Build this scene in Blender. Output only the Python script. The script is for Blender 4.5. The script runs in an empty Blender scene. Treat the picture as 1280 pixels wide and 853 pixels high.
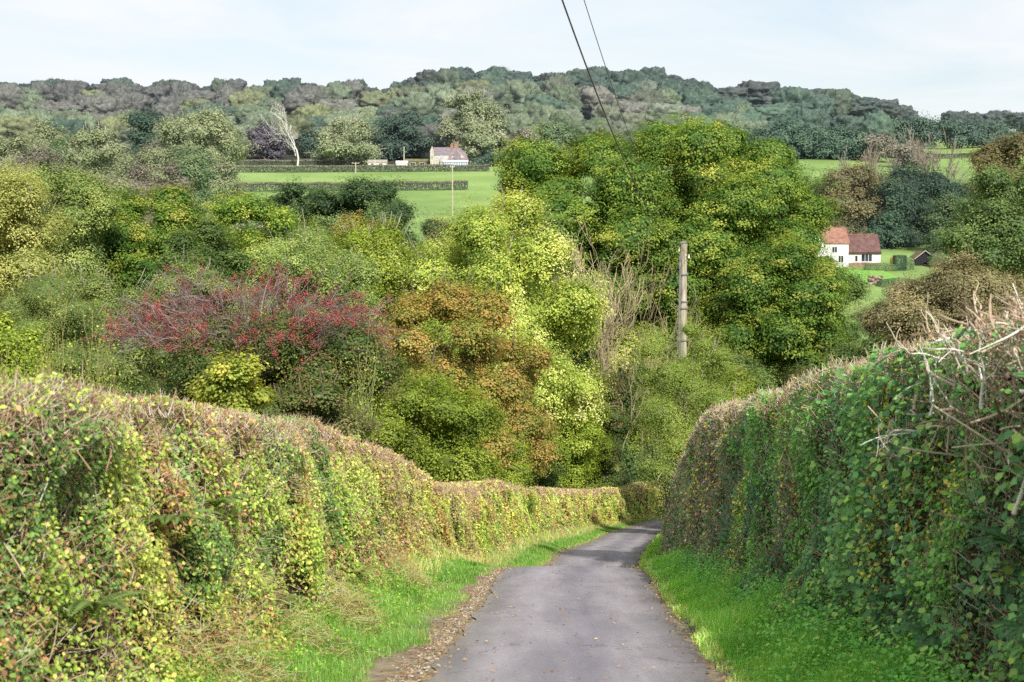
import bpy, math, time
import numpy as np
T0 = time.time()
col = bpy.context.scene.collection
R = math.radians
rng = np.random.default_rng(11)

# ------------------------------------------------------------------ camera and pixel helper (1280 x 853 frame)
F, CX, CY, HOR = 2000.0, 640.0, 426.5, 300.0
PITCH = math.atan((CY - HOR) / F)
CP, SP = math.cos(PITCH), math.sin(PITCH)

def at(px, py, Y):
    a = (px - CX) / F; b = -(py - CY) / F
    dy = CP + b * SP; dz = -SP + b * CP
    k = Y / dy
    return np.array([a * k, Y, dz * k])

# ------------------------------------------------------------------ colour
def lin(c):
    c = np.asarray(c, float) / 255.0
    return np.where(c <= 0.04045, c / 12.92, ((c + 0.055) / 1.055) ** 2.4)

def pal(*cs):
    a = np.array([lin(c) for c in cs])
    m = a.mean(1, keepdims=True)
    return np.clip((m + (a - m) * 1.0) * 2.0, .004, .8)

def ramp(p, t):
    t = np.clip(t, 0, 0.9999) * (len(p) - 1)
    i = t.astype(int); f = (t - i)[:, None]
    return p[i] * (1 - f) + p[i + 1] * f

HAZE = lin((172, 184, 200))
def hazed(c, d, k=2600.0):  # aerial haze painted into the surface colour, stronger with distance
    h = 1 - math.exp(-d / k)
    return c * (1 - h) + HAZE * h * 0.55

def vnoise(x, y, z=None, seed=0):
    if z is None: z = np.zeros_like(x)
    def hsh(i, j, k):
        n = (i * 73856093) ^ (j * 19349663) ^ (k * 83492791) ^ (seed * 2654435)
        n = (n ^ (n >> 13)) * 1274126177
        n = n ^ (n >> 16)
        return (n & 0xffff) / 65535.0
    i = np.floor(x).astype(np.int64); j = np.floor(y).astype(np.int64); k = np.floor(z).astype(np.int64)
    fx = x - i; fy = y - j; fz = z - k
    fx = fx * fx * (3 - 2 * fx); fy = fy * fy * (3 - 2 * fy); fz = fz * fz * (3 - 2 * fz)
    r = 0
    for a in (0, 1):
        for b in (0, 1):
            for c in (0, 1):
                w = (fx if a else 1 - fx) * (fy if b else 1 - fy) * (fz if c else 1 - fz)
                r = r + w * hsh(i + a, j + b, k + c)
    return r

# ------------------------------------------------------------------ terrain
_yk = [-60, 0, 25, 29, 31, 34, 38, 45, 49, 52, 62, 74, 90, 100, 110, 122, 150, 180, 240, 267, 350, 450, 500, 600]
_zk = [7.0, -1.86, -5.56, -6.08, -6.38, -7.15, -8.15, -9.38, -9.98, -10.3, -12.0, -14.06, -16.6, -18.2, -19.6, -20.6, -20.0, -16.5, -6.6, -4.4, 1.6, 10.6, 15.6, 27.2]
_cy = [-60, 0, 31, 38, 45, 52, 62, 74, 90, 100, 108, 116, 124, 135]
_cx = [-2.3, 0, 1.21, 1.6, 2.2, 2.95, 4.0, 5.25, 7.0, 8.6, 10.3, 13.0, 17.0, 24.0]
_sky_px = [-500, -200, 0, 200, 280, 440, 475, 520, 600, 700, 760, 850, 885, 905, 950, 1040, 1100, 1140, 1180, 1240, 1300, 1500, 1900]
_sky_py = [116, 112, 108, 110, 112, 112, 118, 100, 92, 99, 94, 99, 114, 104, 104, 110, 122, 140, 150, 146, 146, 150, 150]

def crest(u):
    py = np.interp(u * F + CX, _sky_px, _sky_py) + np.interp(u * F + CX, [865, 905, 1130, 1180], [19, 34, 30, 19])
    return (HOR - py) / F * 1380.0

def smooth_interp(y, yk, zk):
    a = np.interp(y - 1.3, yk, zk); b = np.interp(y, yk, zk); c = np.interp(y + 1.3, yk, zk)
    return (a + 2 * b + c) / 4

def lane_x(y):
    return smooth_interp(y, _cy, _cx)

def ground(x, y):
    x = np.asarray(x, float); y = np.asarray(y, float)
    z = np.where(y < 145, smooth_interp(y, _yk, _zk), np.interp(y, _yk, _zk))
    u = x / np.maximum(y, 60.0)
    zc = crest(u)
    f = np.clip((y - 600) / 780.0, 0, 1)
    z = np.where(y > 600, 27.2 + (zc - 27.2) * f, z)
    z = np.where(y > 1380, zc - (y - 1380) * 0.06, z)
    # rolling in the valley
    amp = np.clip((y - 110) / 200, 0, 1)
    z = z + amp * (vnoise(x / 90 + 7, y / 90, seed=3) - .5) * 1.4
    # lane cross section
    near = (y < 138)
    t = (x - lane_x(y)) * np.where(y < 45, 1.0, np.where(y < 102, 0.985, 0.85))
    at_ = np.abs(t)
    bankr = np.interp(at_, [0, 1.3, 1.7, 2.5, 3.3, 5.5, 9], [-.05, -.05, -.01, .14, .40, .55, .5])
    bankl = np.interp(at_, [0, 1.3, 2.2, 2.7, 3.3, 5.5, 9], [-.05, -.05, -.045, .14, .40, .55, .5])
    bank = np.where((t < 0) & (y < 32), bankl, bankr)
    z = z + np.where(near, bank * np.clip((138 - y) / 10, 0, 1), 0)
    z = z + np.where(near & (at_ > 2.1), (vnoise(x * 1.3, y * 1.3, seed=5) - .5) * .10, 0)
    return z

# ------------------------------------------------------------------ object helpers
def tag(o, label=None, cat=None, group=None, kind=None):
    if label: o['label'] = label
    if cat: o['category'] = cat
    if group: o['group'] = group
    if kind: o['kind'] = kind
    return o

def empty(name, loc):
    o = bpy.data.objects.new(name, None); col.objects.link(o)
    o.location = [float(v) for v in loc]
    o.empty_display_size = .1
    return o

def mesh_np(name, V, Q, mat, colr=None, smooth=False):
    V = np.ascontiguousarray(V, dtype=np.float32); Q = np.ascontiguousarray(Q, dtype=np.int32)
    me = bpy.data.meshes.new(name)
    n = Q.shape[1]
    me.vertices.add(len(V)); me.vertices.foreach_set('co', V.ravel())
    me.loops.add(Q.size); me.loops.foreach_set('vertex_index', Q.ravel())
    me.polygons.add(len(Q))
    me.polygons.foreach_set('loop_start', np.arange(0, Q.size, n, dtype=np.int32))
    if smooth: me.polygons.foreach_set('use_smooth', np.ones(len(Q), dtype=bool))
    if colr is not None:
        a = me.attributes.new('tint', 'FLOAT_COLOR', 'FACE')
        c = np.ones((len(Q), 4), dtype=np.float32); c[:, :3] = colr
        a.data.foreach_set('color', c.ravel())
    me.update(calc_edges=True)
    if mat: me.materials.append(mat)
    return me

def link(name, me, parent=None, origin=None):
    o = bpy.data.objects.new(name, me); col.objects.link(o)
    if parent is not None:
        o.parent = parent
    return o

class Cloud:
    """collects quads with a colour each; positions in world space, moved to the parent's origin on build"""
    def __init__(s): s.V = []; s.Q = []; s.C = []; s.n = 0
    def add(s, V, Q, C):
        s.V.append(V.reshape(-1, 3)); s.Q.append(Q + s.n); s.C.append(C); s.n += V.reshape(-1, 3).shape[0]
    def build(s, name, mat, parent=None, smooth=False, origin=None):
        if not s.V: return None
        V = np.concatenate(s.V)
        if parent is not None: V = V - np.array(parent.location)
        elif origin is not None: V = V - np.array(origin)
        o = link(name, mesh_np(name, V, np.concatenate(s.Q), mat, np.concatenate(s.C), smooth), parent)
        if origin is not None and parent is None: o.location = [float(v) for v in origin]
        return o

def unit(v): return v / np.maximum(np.linalg.norm(v, axis=-1, keepdims=True), 1e-9)
def rdir(n):
    return unit(rng.normal(size=(n, 3)))

DIAMOND = (np.array([[0, -.5, 0], [.36, 0, .05], [0, .5, 0], [-.36, 0, .05]]), np.array([[0, 1, 2, 3]]))
LEAF = (np.array([[0, -.5, 0], [.27, -.24, .07], [.32, .12, .08], [0, .5, -.03], [-.32, .12, .08], [-.27, -.24, .07]]),
        np.array([[0, 1, 2, 3], [0, 3, 4, 5]]))
ROUND = (np.array([[0, -.45, 0], [.34, -.36, .05], [.45, .08, .07], [0, .52, -.05], [-.45, .08, .07], [-.34, -.36, .05]]),
         np.array([[0, 1, 2, 3], [0, 3, 4, 5]]))
SLIM = (np.array([[0, -.5, 0], [.13, -.1, .02], [0, .5, -.04], [-.13, -.1, .02]]), np.array([[0, 1, 2, 3]]))
# ivy / maple-like leaf with lobes
LOBED = (np.array([[0, -.4, 0], [.30, -.46, .04], [.24, -.12, .05], [.5, .05, .08], [.2, .16, .05], [0, .55, -.04],
                   [-.2, .16, .05], [-.5, .05, .08], [-.24, -.12, .05], [-.30, -.46, .04]]),
         np.array([[0, 1, 2, 5], [2, 3, 4, 5], [0, 5, 8, 9], [5, 6, 7, 8]]))

def add_leaves(cl, P, N, size, C, tmpl=DIAMOND, updir=None):
    n = len(P)
    if n == 0: return
    N = unit(N)
    if updir is None: T = rdir(n)
    else: T = updir + rng.normal(size=(n, 3)) * .35
    X = unit(np.cross(T, N)); Yv = np.cross(N, X)
    tv, tq = tmpl
    s = np.broadcast_to(np.asarray(size, float), (n,))[:, None, None]
    V = P[:, None, :] + s * (tv[None, :, 0:1] * X[:, None] + tv[None, :, 1:2] * Yv[:, None] + tv[None, :, 2:3] * N[:, None])
    k = len(tv); f = len(tq)
    Q = (np.arange(n) * k)[:, None, None] + tq[None]
    cl.add(V, Q.reshape(-1, 4), np.repeat(C, f, axis=0))

def add_twigs(cl, P0, P1, r0, r1, C, bend=0.0, nseg=2, sides=3, bvec=None, cap=False):
    """tapered tubes from P0 to P1, bowed by bend x length"""
    n = len(P0)
    if n == 0: return
    D = P1 - P0; L = np.linalg.norm(D, axis=1, keepdims=True); d = D / np.maximum(L, 1e-9)
    a = unit(np.cross(d, np.where(np.abs(d[:, 2:3]) > .9, np.array([[1., 0, 0]]), np.array([[0, 0, 1.]]))))
    b = np.cross(d, a)
    if bvec is None:
        ph = rng.uniform(0, 2 * np.pi, (n, 1)); bv = a * np.cos(ph) + b * np.sin(ph)
    else: bv = np.broadcast_to(bvec, (n, 3))
    r0 = np.broadcast_to(np.asarray(r0, float), (n,)); r1 = np.broadcast_to(np.asarray(r1, float), (n,))
    bend = np.broadcast_to(np.asarray(bend, float), (n,))
    rings = []
    ang = np.arange(sides) * 2 * np.pi / sides
    for i in range(nseg + 1):
        t = i / nseg
        c = P0 + D * t + bv * (bend[:, None] * L * 4 * t * (1 - t))
        r = (r0 * (1 - t) + r1 * t)[:, None, None]
        rings.append(c[:, None, :] + r * (np.cos(ang)[None, :, None] * a[:, None] + np.sin(ang)[None, :, None] * b[:, None]))
    V = np.stack(rings, 1)  # n, nseg+1, sides, 3
    q = []
    for i in range(nseg):
        for s in range(sides):
            s2 = (s + 1) % sides
            q.append([i * sides + s, i * sides + s2, (i + 1) * sides + s2, (i + 1) * sides + s])
    if cap and sides == 6:
        o = nseg * sides
        q += [[o, o + 1, o + 2, o + 3], [o, o + 3, o + 4, o + 5]]
    q = np.array(q); k = (nseg + 1) * sides
    Q = (np.arange(n) * k)[:, None, None] + q[None]
    cl.add(V, Q.reshape(-1, 4), np.repeat(C, len(q), axis=0))

# ------------------------------------------------------------------ materials
def new_mat(name):
    m = bpy.data.materials.new(name); m.use_nodes = True
    nt = m.node_tree; nt.nodes.clear()
    return m, nt, nt.nodes, nt.links

def leaf_mat(name, transl=.3, gloss=.05, use_obj=False, rough=.45, air=0.0):
    m, nt, N, L = new_mat(name)
    a = N.new('ShaderNodeAttribute'); a.attribute_name = 'tint'
    c = a.outputs['Color']
    if use_obj:
        oi = N.new('ShaderNodeObjectInfo')
        mx = N.new('ShaderNodeMix'); mx.data_type = 'RGBA'; mx.blend_type = 'MULTIPLY'; mx.inputs[0].default_value = 1
        L.new(c, mx.inputs[6]); L.new(oi.outputs['Color'], mx.inputs[7]); c = mx.outputs[2]
    d = N.new('ShaderNodeBsdfDiffuse'); L.new(c, d.inputs[0])
    t = N.new('ShaderNodeBsdfTranslucent')
    hs = N.new('ShaderNodeHueSaturation'); hs.inputs['Saturation'].default_value = 1.15; hs.inputs['Value'].default_value = 1.1
    L.new(c, hs.inputs['Color']); L.new(hs.outputs[0], t.inputs[0])
    mx = N.new('ShaderNodeMixShader'); mx.inputs[0].default_value = transl
    L.new(d.outputs[0], mx.inputs[1]); L.new(t.outputs[0], mx.inputs[2])
    out = mx.outputs[0]
    if gloss > 0:
        g = N.new('ShaderNodeBsdfGlossy'); g.inputs['Roughness'].default_value = rough
        g.inputs[0].default_value = (1, 1, 1, 1)
        m2 = N.new('ShaderNodeMixShader'); m2.inputs[0].default_value = gloss
        L.new(out, m2.inputs[1]); L.new(g.outputs[0], m2.inputs[2]); out = m2.outputs[0]
    if air > 0:   # faint glow added to the leaves, standing in for distant haze light
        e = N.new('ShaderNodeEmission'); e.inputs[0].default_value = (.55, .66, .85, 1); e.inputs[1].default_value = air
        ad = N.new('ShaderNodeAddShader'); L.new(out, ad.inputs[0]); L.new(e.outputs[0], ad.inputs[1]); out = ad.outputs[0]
    o = N.new('ShaderNodeOutputMaterial'); L.new(out, o.inputs[0])
    return m

def noise_mat(name, c1, c2, scale=5, rough=.85, bump=0.0, c3=None, detail=6, coord='Object', spec=.3, stretch=None, bscale=None):
    m, nt, N, L = new_mat(name)
    tc = N.new('ShaderNodeTexCoord'); vec = tc.outputs[coord]
    if stretch:
        mp = N.new('ShaderNodeMapping'); mp.inputs['Scale'].default_value = stretch; L.new(vec, mp.inputs[0]); vec = mp.outputs[0]
    n = N.new('ShaderNodeTexNoise'); n.inputs['Scale'].default_value = scale; n.inputs['Detail'].default_value = detail
    L.new(vec, n.inputs['Vector'])
    r = N.new('ShaderNodeValToRGB'); r.color_ramp.elements[0].position = .35; r.color_ramp.elements[1].position = .65
    r.color_ramp.elements[0].color = (*lin(c1), 1); r.color_ramp.elements[1].color = (*lin(c2), 1)
    if c3 is not None:
        e = r.color_ramp.elements.new(.8); e.color = (*lin(c3), 1)
    L.new(n.outputs['Fac'], r.inputs[0])
    b = N.new('ShaderNodeBsdfPrincipled'); b.inputs['Roughness'].default_value = rough
    b.inputs['Specular IOR Level'].default_value = spec
    L.new(r.outputs[0], b.inputs['Base Color'])
    if bump:
        n2 = N.new('ShaderNodeTexNoise'); n2.inputs['Scale'].default_value = bscale or scale * 4; n2.inputs['Detail'].default_value = 4
        L.new(vec, n2.inputs['Vector'])
        bp = N.new('ShaderNodeBump'); bp.inputs['Strength'].default_value = bump; bp.inputs['Distance'].default_value = .02
        L.new(n2.outputs['Fac'], bp.inputs['Height']); L.new(bp.outputs[0], b.inputs['Normal'])
    o = N.new('ShaderNodeOutputMaterial'); L.new(b.outputs[0], o.inputs[0])
    return m

M = {}
M['leaf'] = leaf_mat('leaf', .34, .015, rough=.6)
M['leaf_gloss'] = leaf_mat('leaf_gloss', .30, .03, rough=.5)
M['leaf_far'] = leaf_mat('leaf_far', .12, 0, use_obj=True, air=.034)
M['leaf_mid'] = leaf_mat('leaf_mid', .22, 0, air=.012)
M['wood'] = leaf_mat('wood', 0, .02, rough=.6)
M['berry'] = leaf_mat('berry', 0, .10, rough=.3)
M['grass'] = leaf_mat('grass_blade', .35, .04)

def ground_mat():
    m, nt, N, L = new_mat('field_grass')
    geo = N.new('ShaderNodeNewGeometry')
    def noise(scale, detail=5):
        n = N.new('ShaderNodeTexNoise'); n.inputs['Scale'].default_value = scale; n.inputs['Detail'].default_value = detail
        L.new(geo.outputs['Position'], n.inputs['Vector']); return n.outputs['Fac']
    r = N.new('ShaderNodeValToRGB'); e = r.color_ramp.elements
    e[0].position = .38; e[0].color = (*lin((122, 150, 86)), 1); e[1].position = .62; e[1].color = (*lin((146, 172, 104)), 1)
    L.new(noise(.035), r.inputs[0])
    r2 = N.new('ShaderNodeValToRGB'); e = r2.color_ramp.elements
    e[0].position = .3; e[0].color = (.72, .72, .68, 1); e[1].position = .7; e[1].color = (1.12, 1.1, 1.0, 1)
    L.new(noise(1.1, 8), r2.inputs[0])
    mx = N.new('ShaderNodeMix'); mx.data_type = 'RGBA'; mx.blend_type = 'MULTIPLY'; mx.inputs[0].default_value = .8
    L.new(r.outputs[0], mx.inputs[6]); L.new(r2.outputs[0], mx.inputs[7])
    # woodland floor beyond the fields, soil beside the lane
    sep = N.new('ShaderNodeSeparateXYZ'); L.new(geo.outputs['Position'], sep.inputs[0])
    near = N.new('ShaderNodeMapRange'); near.inputs[1].default_value = 120; near.inputs[2].default_value = 190
    L.new(sep.outputs['Y'], near.inputs[0])
    m2 = N.new('ShaderNodeMix'); m2.data_type = 'RGBA'
    soil = N.new('ShaderNodeValToRGB'); e = soil.color_ramp.elements
    e[0].position = .35; e[0].color = (*lin((84, 76, 48)), 1); e[1].position = .7; e[1].color = (*lin((128, 122, 74)), 1)
    L.new(noise(3, 8), soil.inputs[0])
    L.new(near.outputs[0], m2.inputs[0]); L.new(soil.outputs[0], m2.inputs[6]); L.new(mx.outputs[2], m2.inputs[7])
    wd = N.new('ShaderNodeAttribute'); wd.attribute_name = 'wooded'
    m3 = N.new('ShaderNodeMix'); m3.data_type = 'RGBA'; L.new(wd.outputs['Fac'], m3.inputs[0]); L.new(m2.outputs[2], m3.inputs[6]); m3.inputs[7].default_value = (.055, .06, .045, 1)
    b = N.new('ShaderNodeBsdfPrincipled'); b.inputs['Roughness'].default_value = .9; b.inputs['Specular IOR Level'].default_value = .1
    L.new(m3.outputs[2], b.inputs['Base Color'])
    o = N.new('ShaderNodeOutputMaterial'); L.new(b.outputs[0], o.inputs[0])
    return m

def road_mat():
    m, nt, N, L = new_mat('worn_asphalt')
    uv = N.new('ShaderNodeUVMap'); uv.uv_map = 'lane'
    sep = N.new('ShaderNodeSeparateXYZ'); L.new(uv.outputs[0], sep.inputs[0])
    geo = N.new('ShaderNodeNewGeometry')
    def noise(scale, detail=5, vec=None, rough=.55):
        n = N.new('ShaderNodeTexNoise'); n.inputs['Scale'].default_value = scale; n.inputs['Detail'].default_value = detail
        n.inputs['Roughness'].default_value = rough
        L.new(vec or geo.outputs['Position'], n.inputs['Vector']); return n.outputs['Fac']
    def mixc(kind, fac, a, b):
        x = N.new('ShaderNodeMix'); x.data_type = 'RGBA'; x.blend_type = kind
        if isinstance(fac, float): x.inputs[0].default_value = fac
        else: L.new(fac, x.inputs[0])
        for s, v in ((6, a), (7, b)):
            if isinstance(v, tuple): x.inputs[s].default_value = v
            else: L.new(v, x.inputs[s])
        return x.outputs[2]
    # lateral profile: pale worn wheel tracks, darker crown, dusty edges
    lr = N.new('ShaderNodeValToRGB'); cr = lr.color_ramp
    pts = [(0, (158, 150, 140)), (.07, (150, 145, 144)), (.2, (170, 164, 168)), (.30, (175, 169, 173)), (.45, (152, 147, 153)), (.56, (148, 143, 150)), (.76, (173, 167, 170)), (.9, (144, 139, 141)), (1, (122, 114, 106))]
    cr.elements[0].position = 0; cr.elements[0].color = (*lin(pts[0][1]), 1)
    cr.elements[1].position = 1; cr.elements[1].color = (*lin(pts[-1][1]), 1)
    for p, c in pts[1:-1]:
        e = cr.elements.new(p); e.color = (*lin(c), 1)
    wob = N.new('ShaderNodeMath'); wob.operation = 'MULTIPLY_ADD'; wob.inputs[1].default_value = .22
    L.new(noise(.8, 3), wob.inputs[0])
    ad = N.new('ShaderNodeMath'); ad.operation = 'SUBTRACT'; ad.inputs[1].default_value = .11
    L.new(sep.outputs['X'], wob.inputs[2]); L.new(wob.outputs[0], ad.inputs[0]); L.new(ad.outputs[0], lr.inputs[0])
    c = lr.outputs[0]
    big = N.new('ShaderNodeValToRGB'); e = big.color_ramp.elements
    e[0].position = .35; e[0].color = (.68, .67, .70, 1); e[1].position = .68; e[1].color = (1.14, 1.12, 1.12, 1)
    mp = N.new('ShaderNodeMapping'); mp.inputs['Scale'].default_value = (1.6, .22, .5); L.new(geo.outputs['Position'], mp.inputs[0])
    L.new(noise(1.4, 6, mp.outputs[0]), big.inputs[0])
    c = mixc('MULTIPLY', .75, c, big.outputs[0])
    # fine stones
    v = N.new('ShaderNodeTexVoronoi'); v.inputs['Scale'].default_value = 55; L.new(geo.outputs['Position'], v.inputs['Vector'])
    vr = N.new('ShaderNodeValToRGB'); e = vr.color_ramp.elements
    e[0].position = 0; e[0].color = (1.25, 1.22, 1.2, 1); e[1].position = .5; e[1].color = (.8, .8, .82, 1)
    L.new(v.outputs['Distance'], vr.inputs[0])
    c = mixc('MULTIPLY', .6, c, vr.outputs[0])
    g = N.new('ShaderNodeValToRGB'); e = g.color_ramp.elements
    e[0].position = .3; e[0].color = (.7, .7, .7, 1); e[1].position = .7; e[1].color = (1.25, 1.25, 1.25, 1)
    L.new(noise(24, 8, rough=.8), g.inputs[0])
    c = mixc('MULTIPLY', .7, c, g.outputs[0])
    # scattered dark specks and cracks
    cr2 = N.new('ShaderNodeTexVoronoi'); cr2.feature = 'DISTANCE_TO_EDGE'; cr2.inputs['Scale'].default_value = .8
    dist = N.new('ShaderNodeTexNoise'); dist.inputs['Scale'].default_value = 3; dist.inputs['Detail'].default_value = 6
    L.new(geo.outputs['Position'], dist.inputs['Vector'])
    va = N.new('ShaderNodeVectorMath'); va.operation = 'ADD'; L.new(geo.outputs['Position'], va.inputs[0]); L.new(dist.outputs['Color'], va.inputs[1])
    L.new(va.outputs[0], cr2.inputs['Vector'])
    crr = N.new('ShaderNodeValToRGB'); e = crr.color_ramp.elements
    e[0].position = .0; e[0].color = (.42, .41, .40, 1); e[1].position = .02; e[1].color = (1, 1, 1, 1)
    L.new(cr2.outputs['Distance'], crr.inputs[0])
    msk = N.new('ShaderNodeValToRGB'); e = msk.color_ramp.elements
    e[0].position = .46; e[0].color = (0, 0, 0, 1); e[1].position = .56; e[1].color = (1, 1, 1, 1)
    L.new(noise(.5, 3), msk.inputs[0])
    fm = N.new('ShaderNodeMath'); fm.operation = 'MULTIPLY'; fm.inputs[1].default_value = .8; L.new(msk.outputs[0], fm.inputs[0])
    c = mixc('MULTIPLY', fm.outputs[0], c, crr.outputs[0])
    b = N.new('ShaderNodeBsdfPrincipled'); b.inputs['Roughness'].default_value = .75; b.inputs['Specular IOR Level'].default_value = .35
    L.new(c, b.inputs['Base Color'])
    bp = N.new('ShaderNodeBump'); bp.inputs['Strength'].default_value = .5; bp.inputs['Distance'].default_value = .012
    L.new(noise(60, 5, rough=.7), bp.inputs['Height']); L.new(bp.outputs[0], b.inputs['Normal'])
    o = N.new('ShaderNodeOutputMaterial'); L.new(b.outputs[0], o.inputs[0])
    return m
M['ground'] = ground_mat(); M['road'] = road_mat()
M['dirt'] = noise_mat('dusty_soil', (120, 106, 86), (160, 146, 120), 5, .95, .8, c3=(104, 92, 70), coord='Object')

# ------------------------------------------------------------------ ground sheet, lane, dirt margins
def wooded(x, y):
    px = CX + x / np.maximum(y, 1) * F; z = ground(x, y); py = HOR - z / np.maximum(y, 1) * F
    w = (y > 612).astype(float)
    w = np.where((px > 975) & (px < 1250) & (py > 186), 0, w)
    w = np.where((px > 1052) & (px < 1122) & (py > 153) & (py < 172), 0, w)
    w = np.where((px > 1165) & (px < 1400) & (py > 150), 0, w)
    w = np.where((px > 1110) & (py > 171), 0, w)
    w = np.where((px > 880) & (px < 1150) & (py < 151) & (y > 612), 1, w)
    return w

def build_ground():
    xs = np.concatenate([-np.geomspace(2600, 14, 60), np.linspace(-13, 24, 140), np.geomspace(25, 2600, 60)])
    ys = np.concatenate([np.linspace(-60, 4, 20), np.linspace(5, 126, 290), np.linspace(129, 620, 124), np.linspace(635, 1400, 60), np.geomspace(1440, 4500, 14)])
    X, Y = np.meshgrid(xs, ys)
    Z = ground(X, Y)
    V = np.stack([X, Y, Z], -1).reshape(-1, 3)
    nx = len(xs); i = np.arange(len(ys) - 1)[:, None] * nx + np.arange(nx - 1)[None]
    Q = np.stack([i, i + 1, i + nx + 1, i + nx], -1).reshape(-1, 4)
    me = mesh_np('ground', V, Q, M['ground'], None, True)
    wm = me.attributes.new('wooded', 'FLOAT', 'POINT')
    wm.data.foreach_set('value', wooded(V[:, 0], V[:, 1]).astype(np.float32))
    o = link('ground', me)
    tag(o, 'grassy ground falling into the valley and rising to the fields beyond', kind='structure')
build_ground()

def lane_frame(s):
    y = s
    x = lane_x(y); dx = (lane_x(y + .3) - lane_x(y - .3)) / .6
    t = unit(np.stack([dx, np.ones_like(dx)], -1))
    z = smooth_interp(y, _yk, _zk)
    return x, y, z, np.stack([t[:, 1], -t[:, 0]], -1)   # right-hand normal

def ribbon(name, a, b, mat, dz, label, jag_l=0, jag_r=0, y0=-40, y1=124, step=.12, nt=14, seed=0):
    s = np.arange(y0, y1, step); x, y, z, n = lane_frame(s)
    def jag(k):
        return (vnoise(s * 1.1, s * 0 + k, seed=seed) - .5) * 1.2 + (vnoise(s * 4.5, s * 0 + k, seed=seed + 1) - .5) * .6
    A = a + jag(1) * jag_l; B = b + jag(2) * jag_r
    if a < -1.5: A = A - np.interp(s, [8, 16, 24, 30], [.55, .42, .18, 0])
    u = np.linspace(0, 1, nt + 1)
    T = A[:, None] + (B - A)[:, None] * u[None]
    X = x[:, None] + n[:, 0:1] * T; Y = y[:, None] + n[:, 1:2] * T
    camber = -.03 * (T / 1.3) ** 2 * (abs(a) < 1.6)
    Z = z[:, None] + dz + camber + 0 * T
    V = np.stack([X, Y, Z], -1).reshape(-1, 3)
    i = np.arange(len(s) - 1)[:, None] * (nt + 1) + np.arange(nt)[None]
    Q = np.stack([i, i + 1, i + nt + 2, i + nt + 1], -1).reshape(-1, 4)
    me = mesh_np(name, V, Q, mat, None, True)
    uvl = me.uv_layers.new(name='lane')
    uvv = np.stack([((T + 1.3) / 2.6), np.broadcast_to(s[:, None], T.shape)], -1).reshape(-1, 2)
    uvl.data.foreach_set('uv', uvv[Q.ravel()].astype(np.float32).ravel())
    o = link(name, me)
    tag(o, label, kind='structure')
    return o
ribbon('road', -1.32, 1.28, M['road'], .035, 'narrow single-track grey tarmac lane running downhill between hedges', .11, .09, seed=4)
ribbon('path', -1.78, 1.45, M['dirt'], -.012, 'dusty brown soil margin along the tarmac edges', .22, .12, seed=9)

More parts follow.
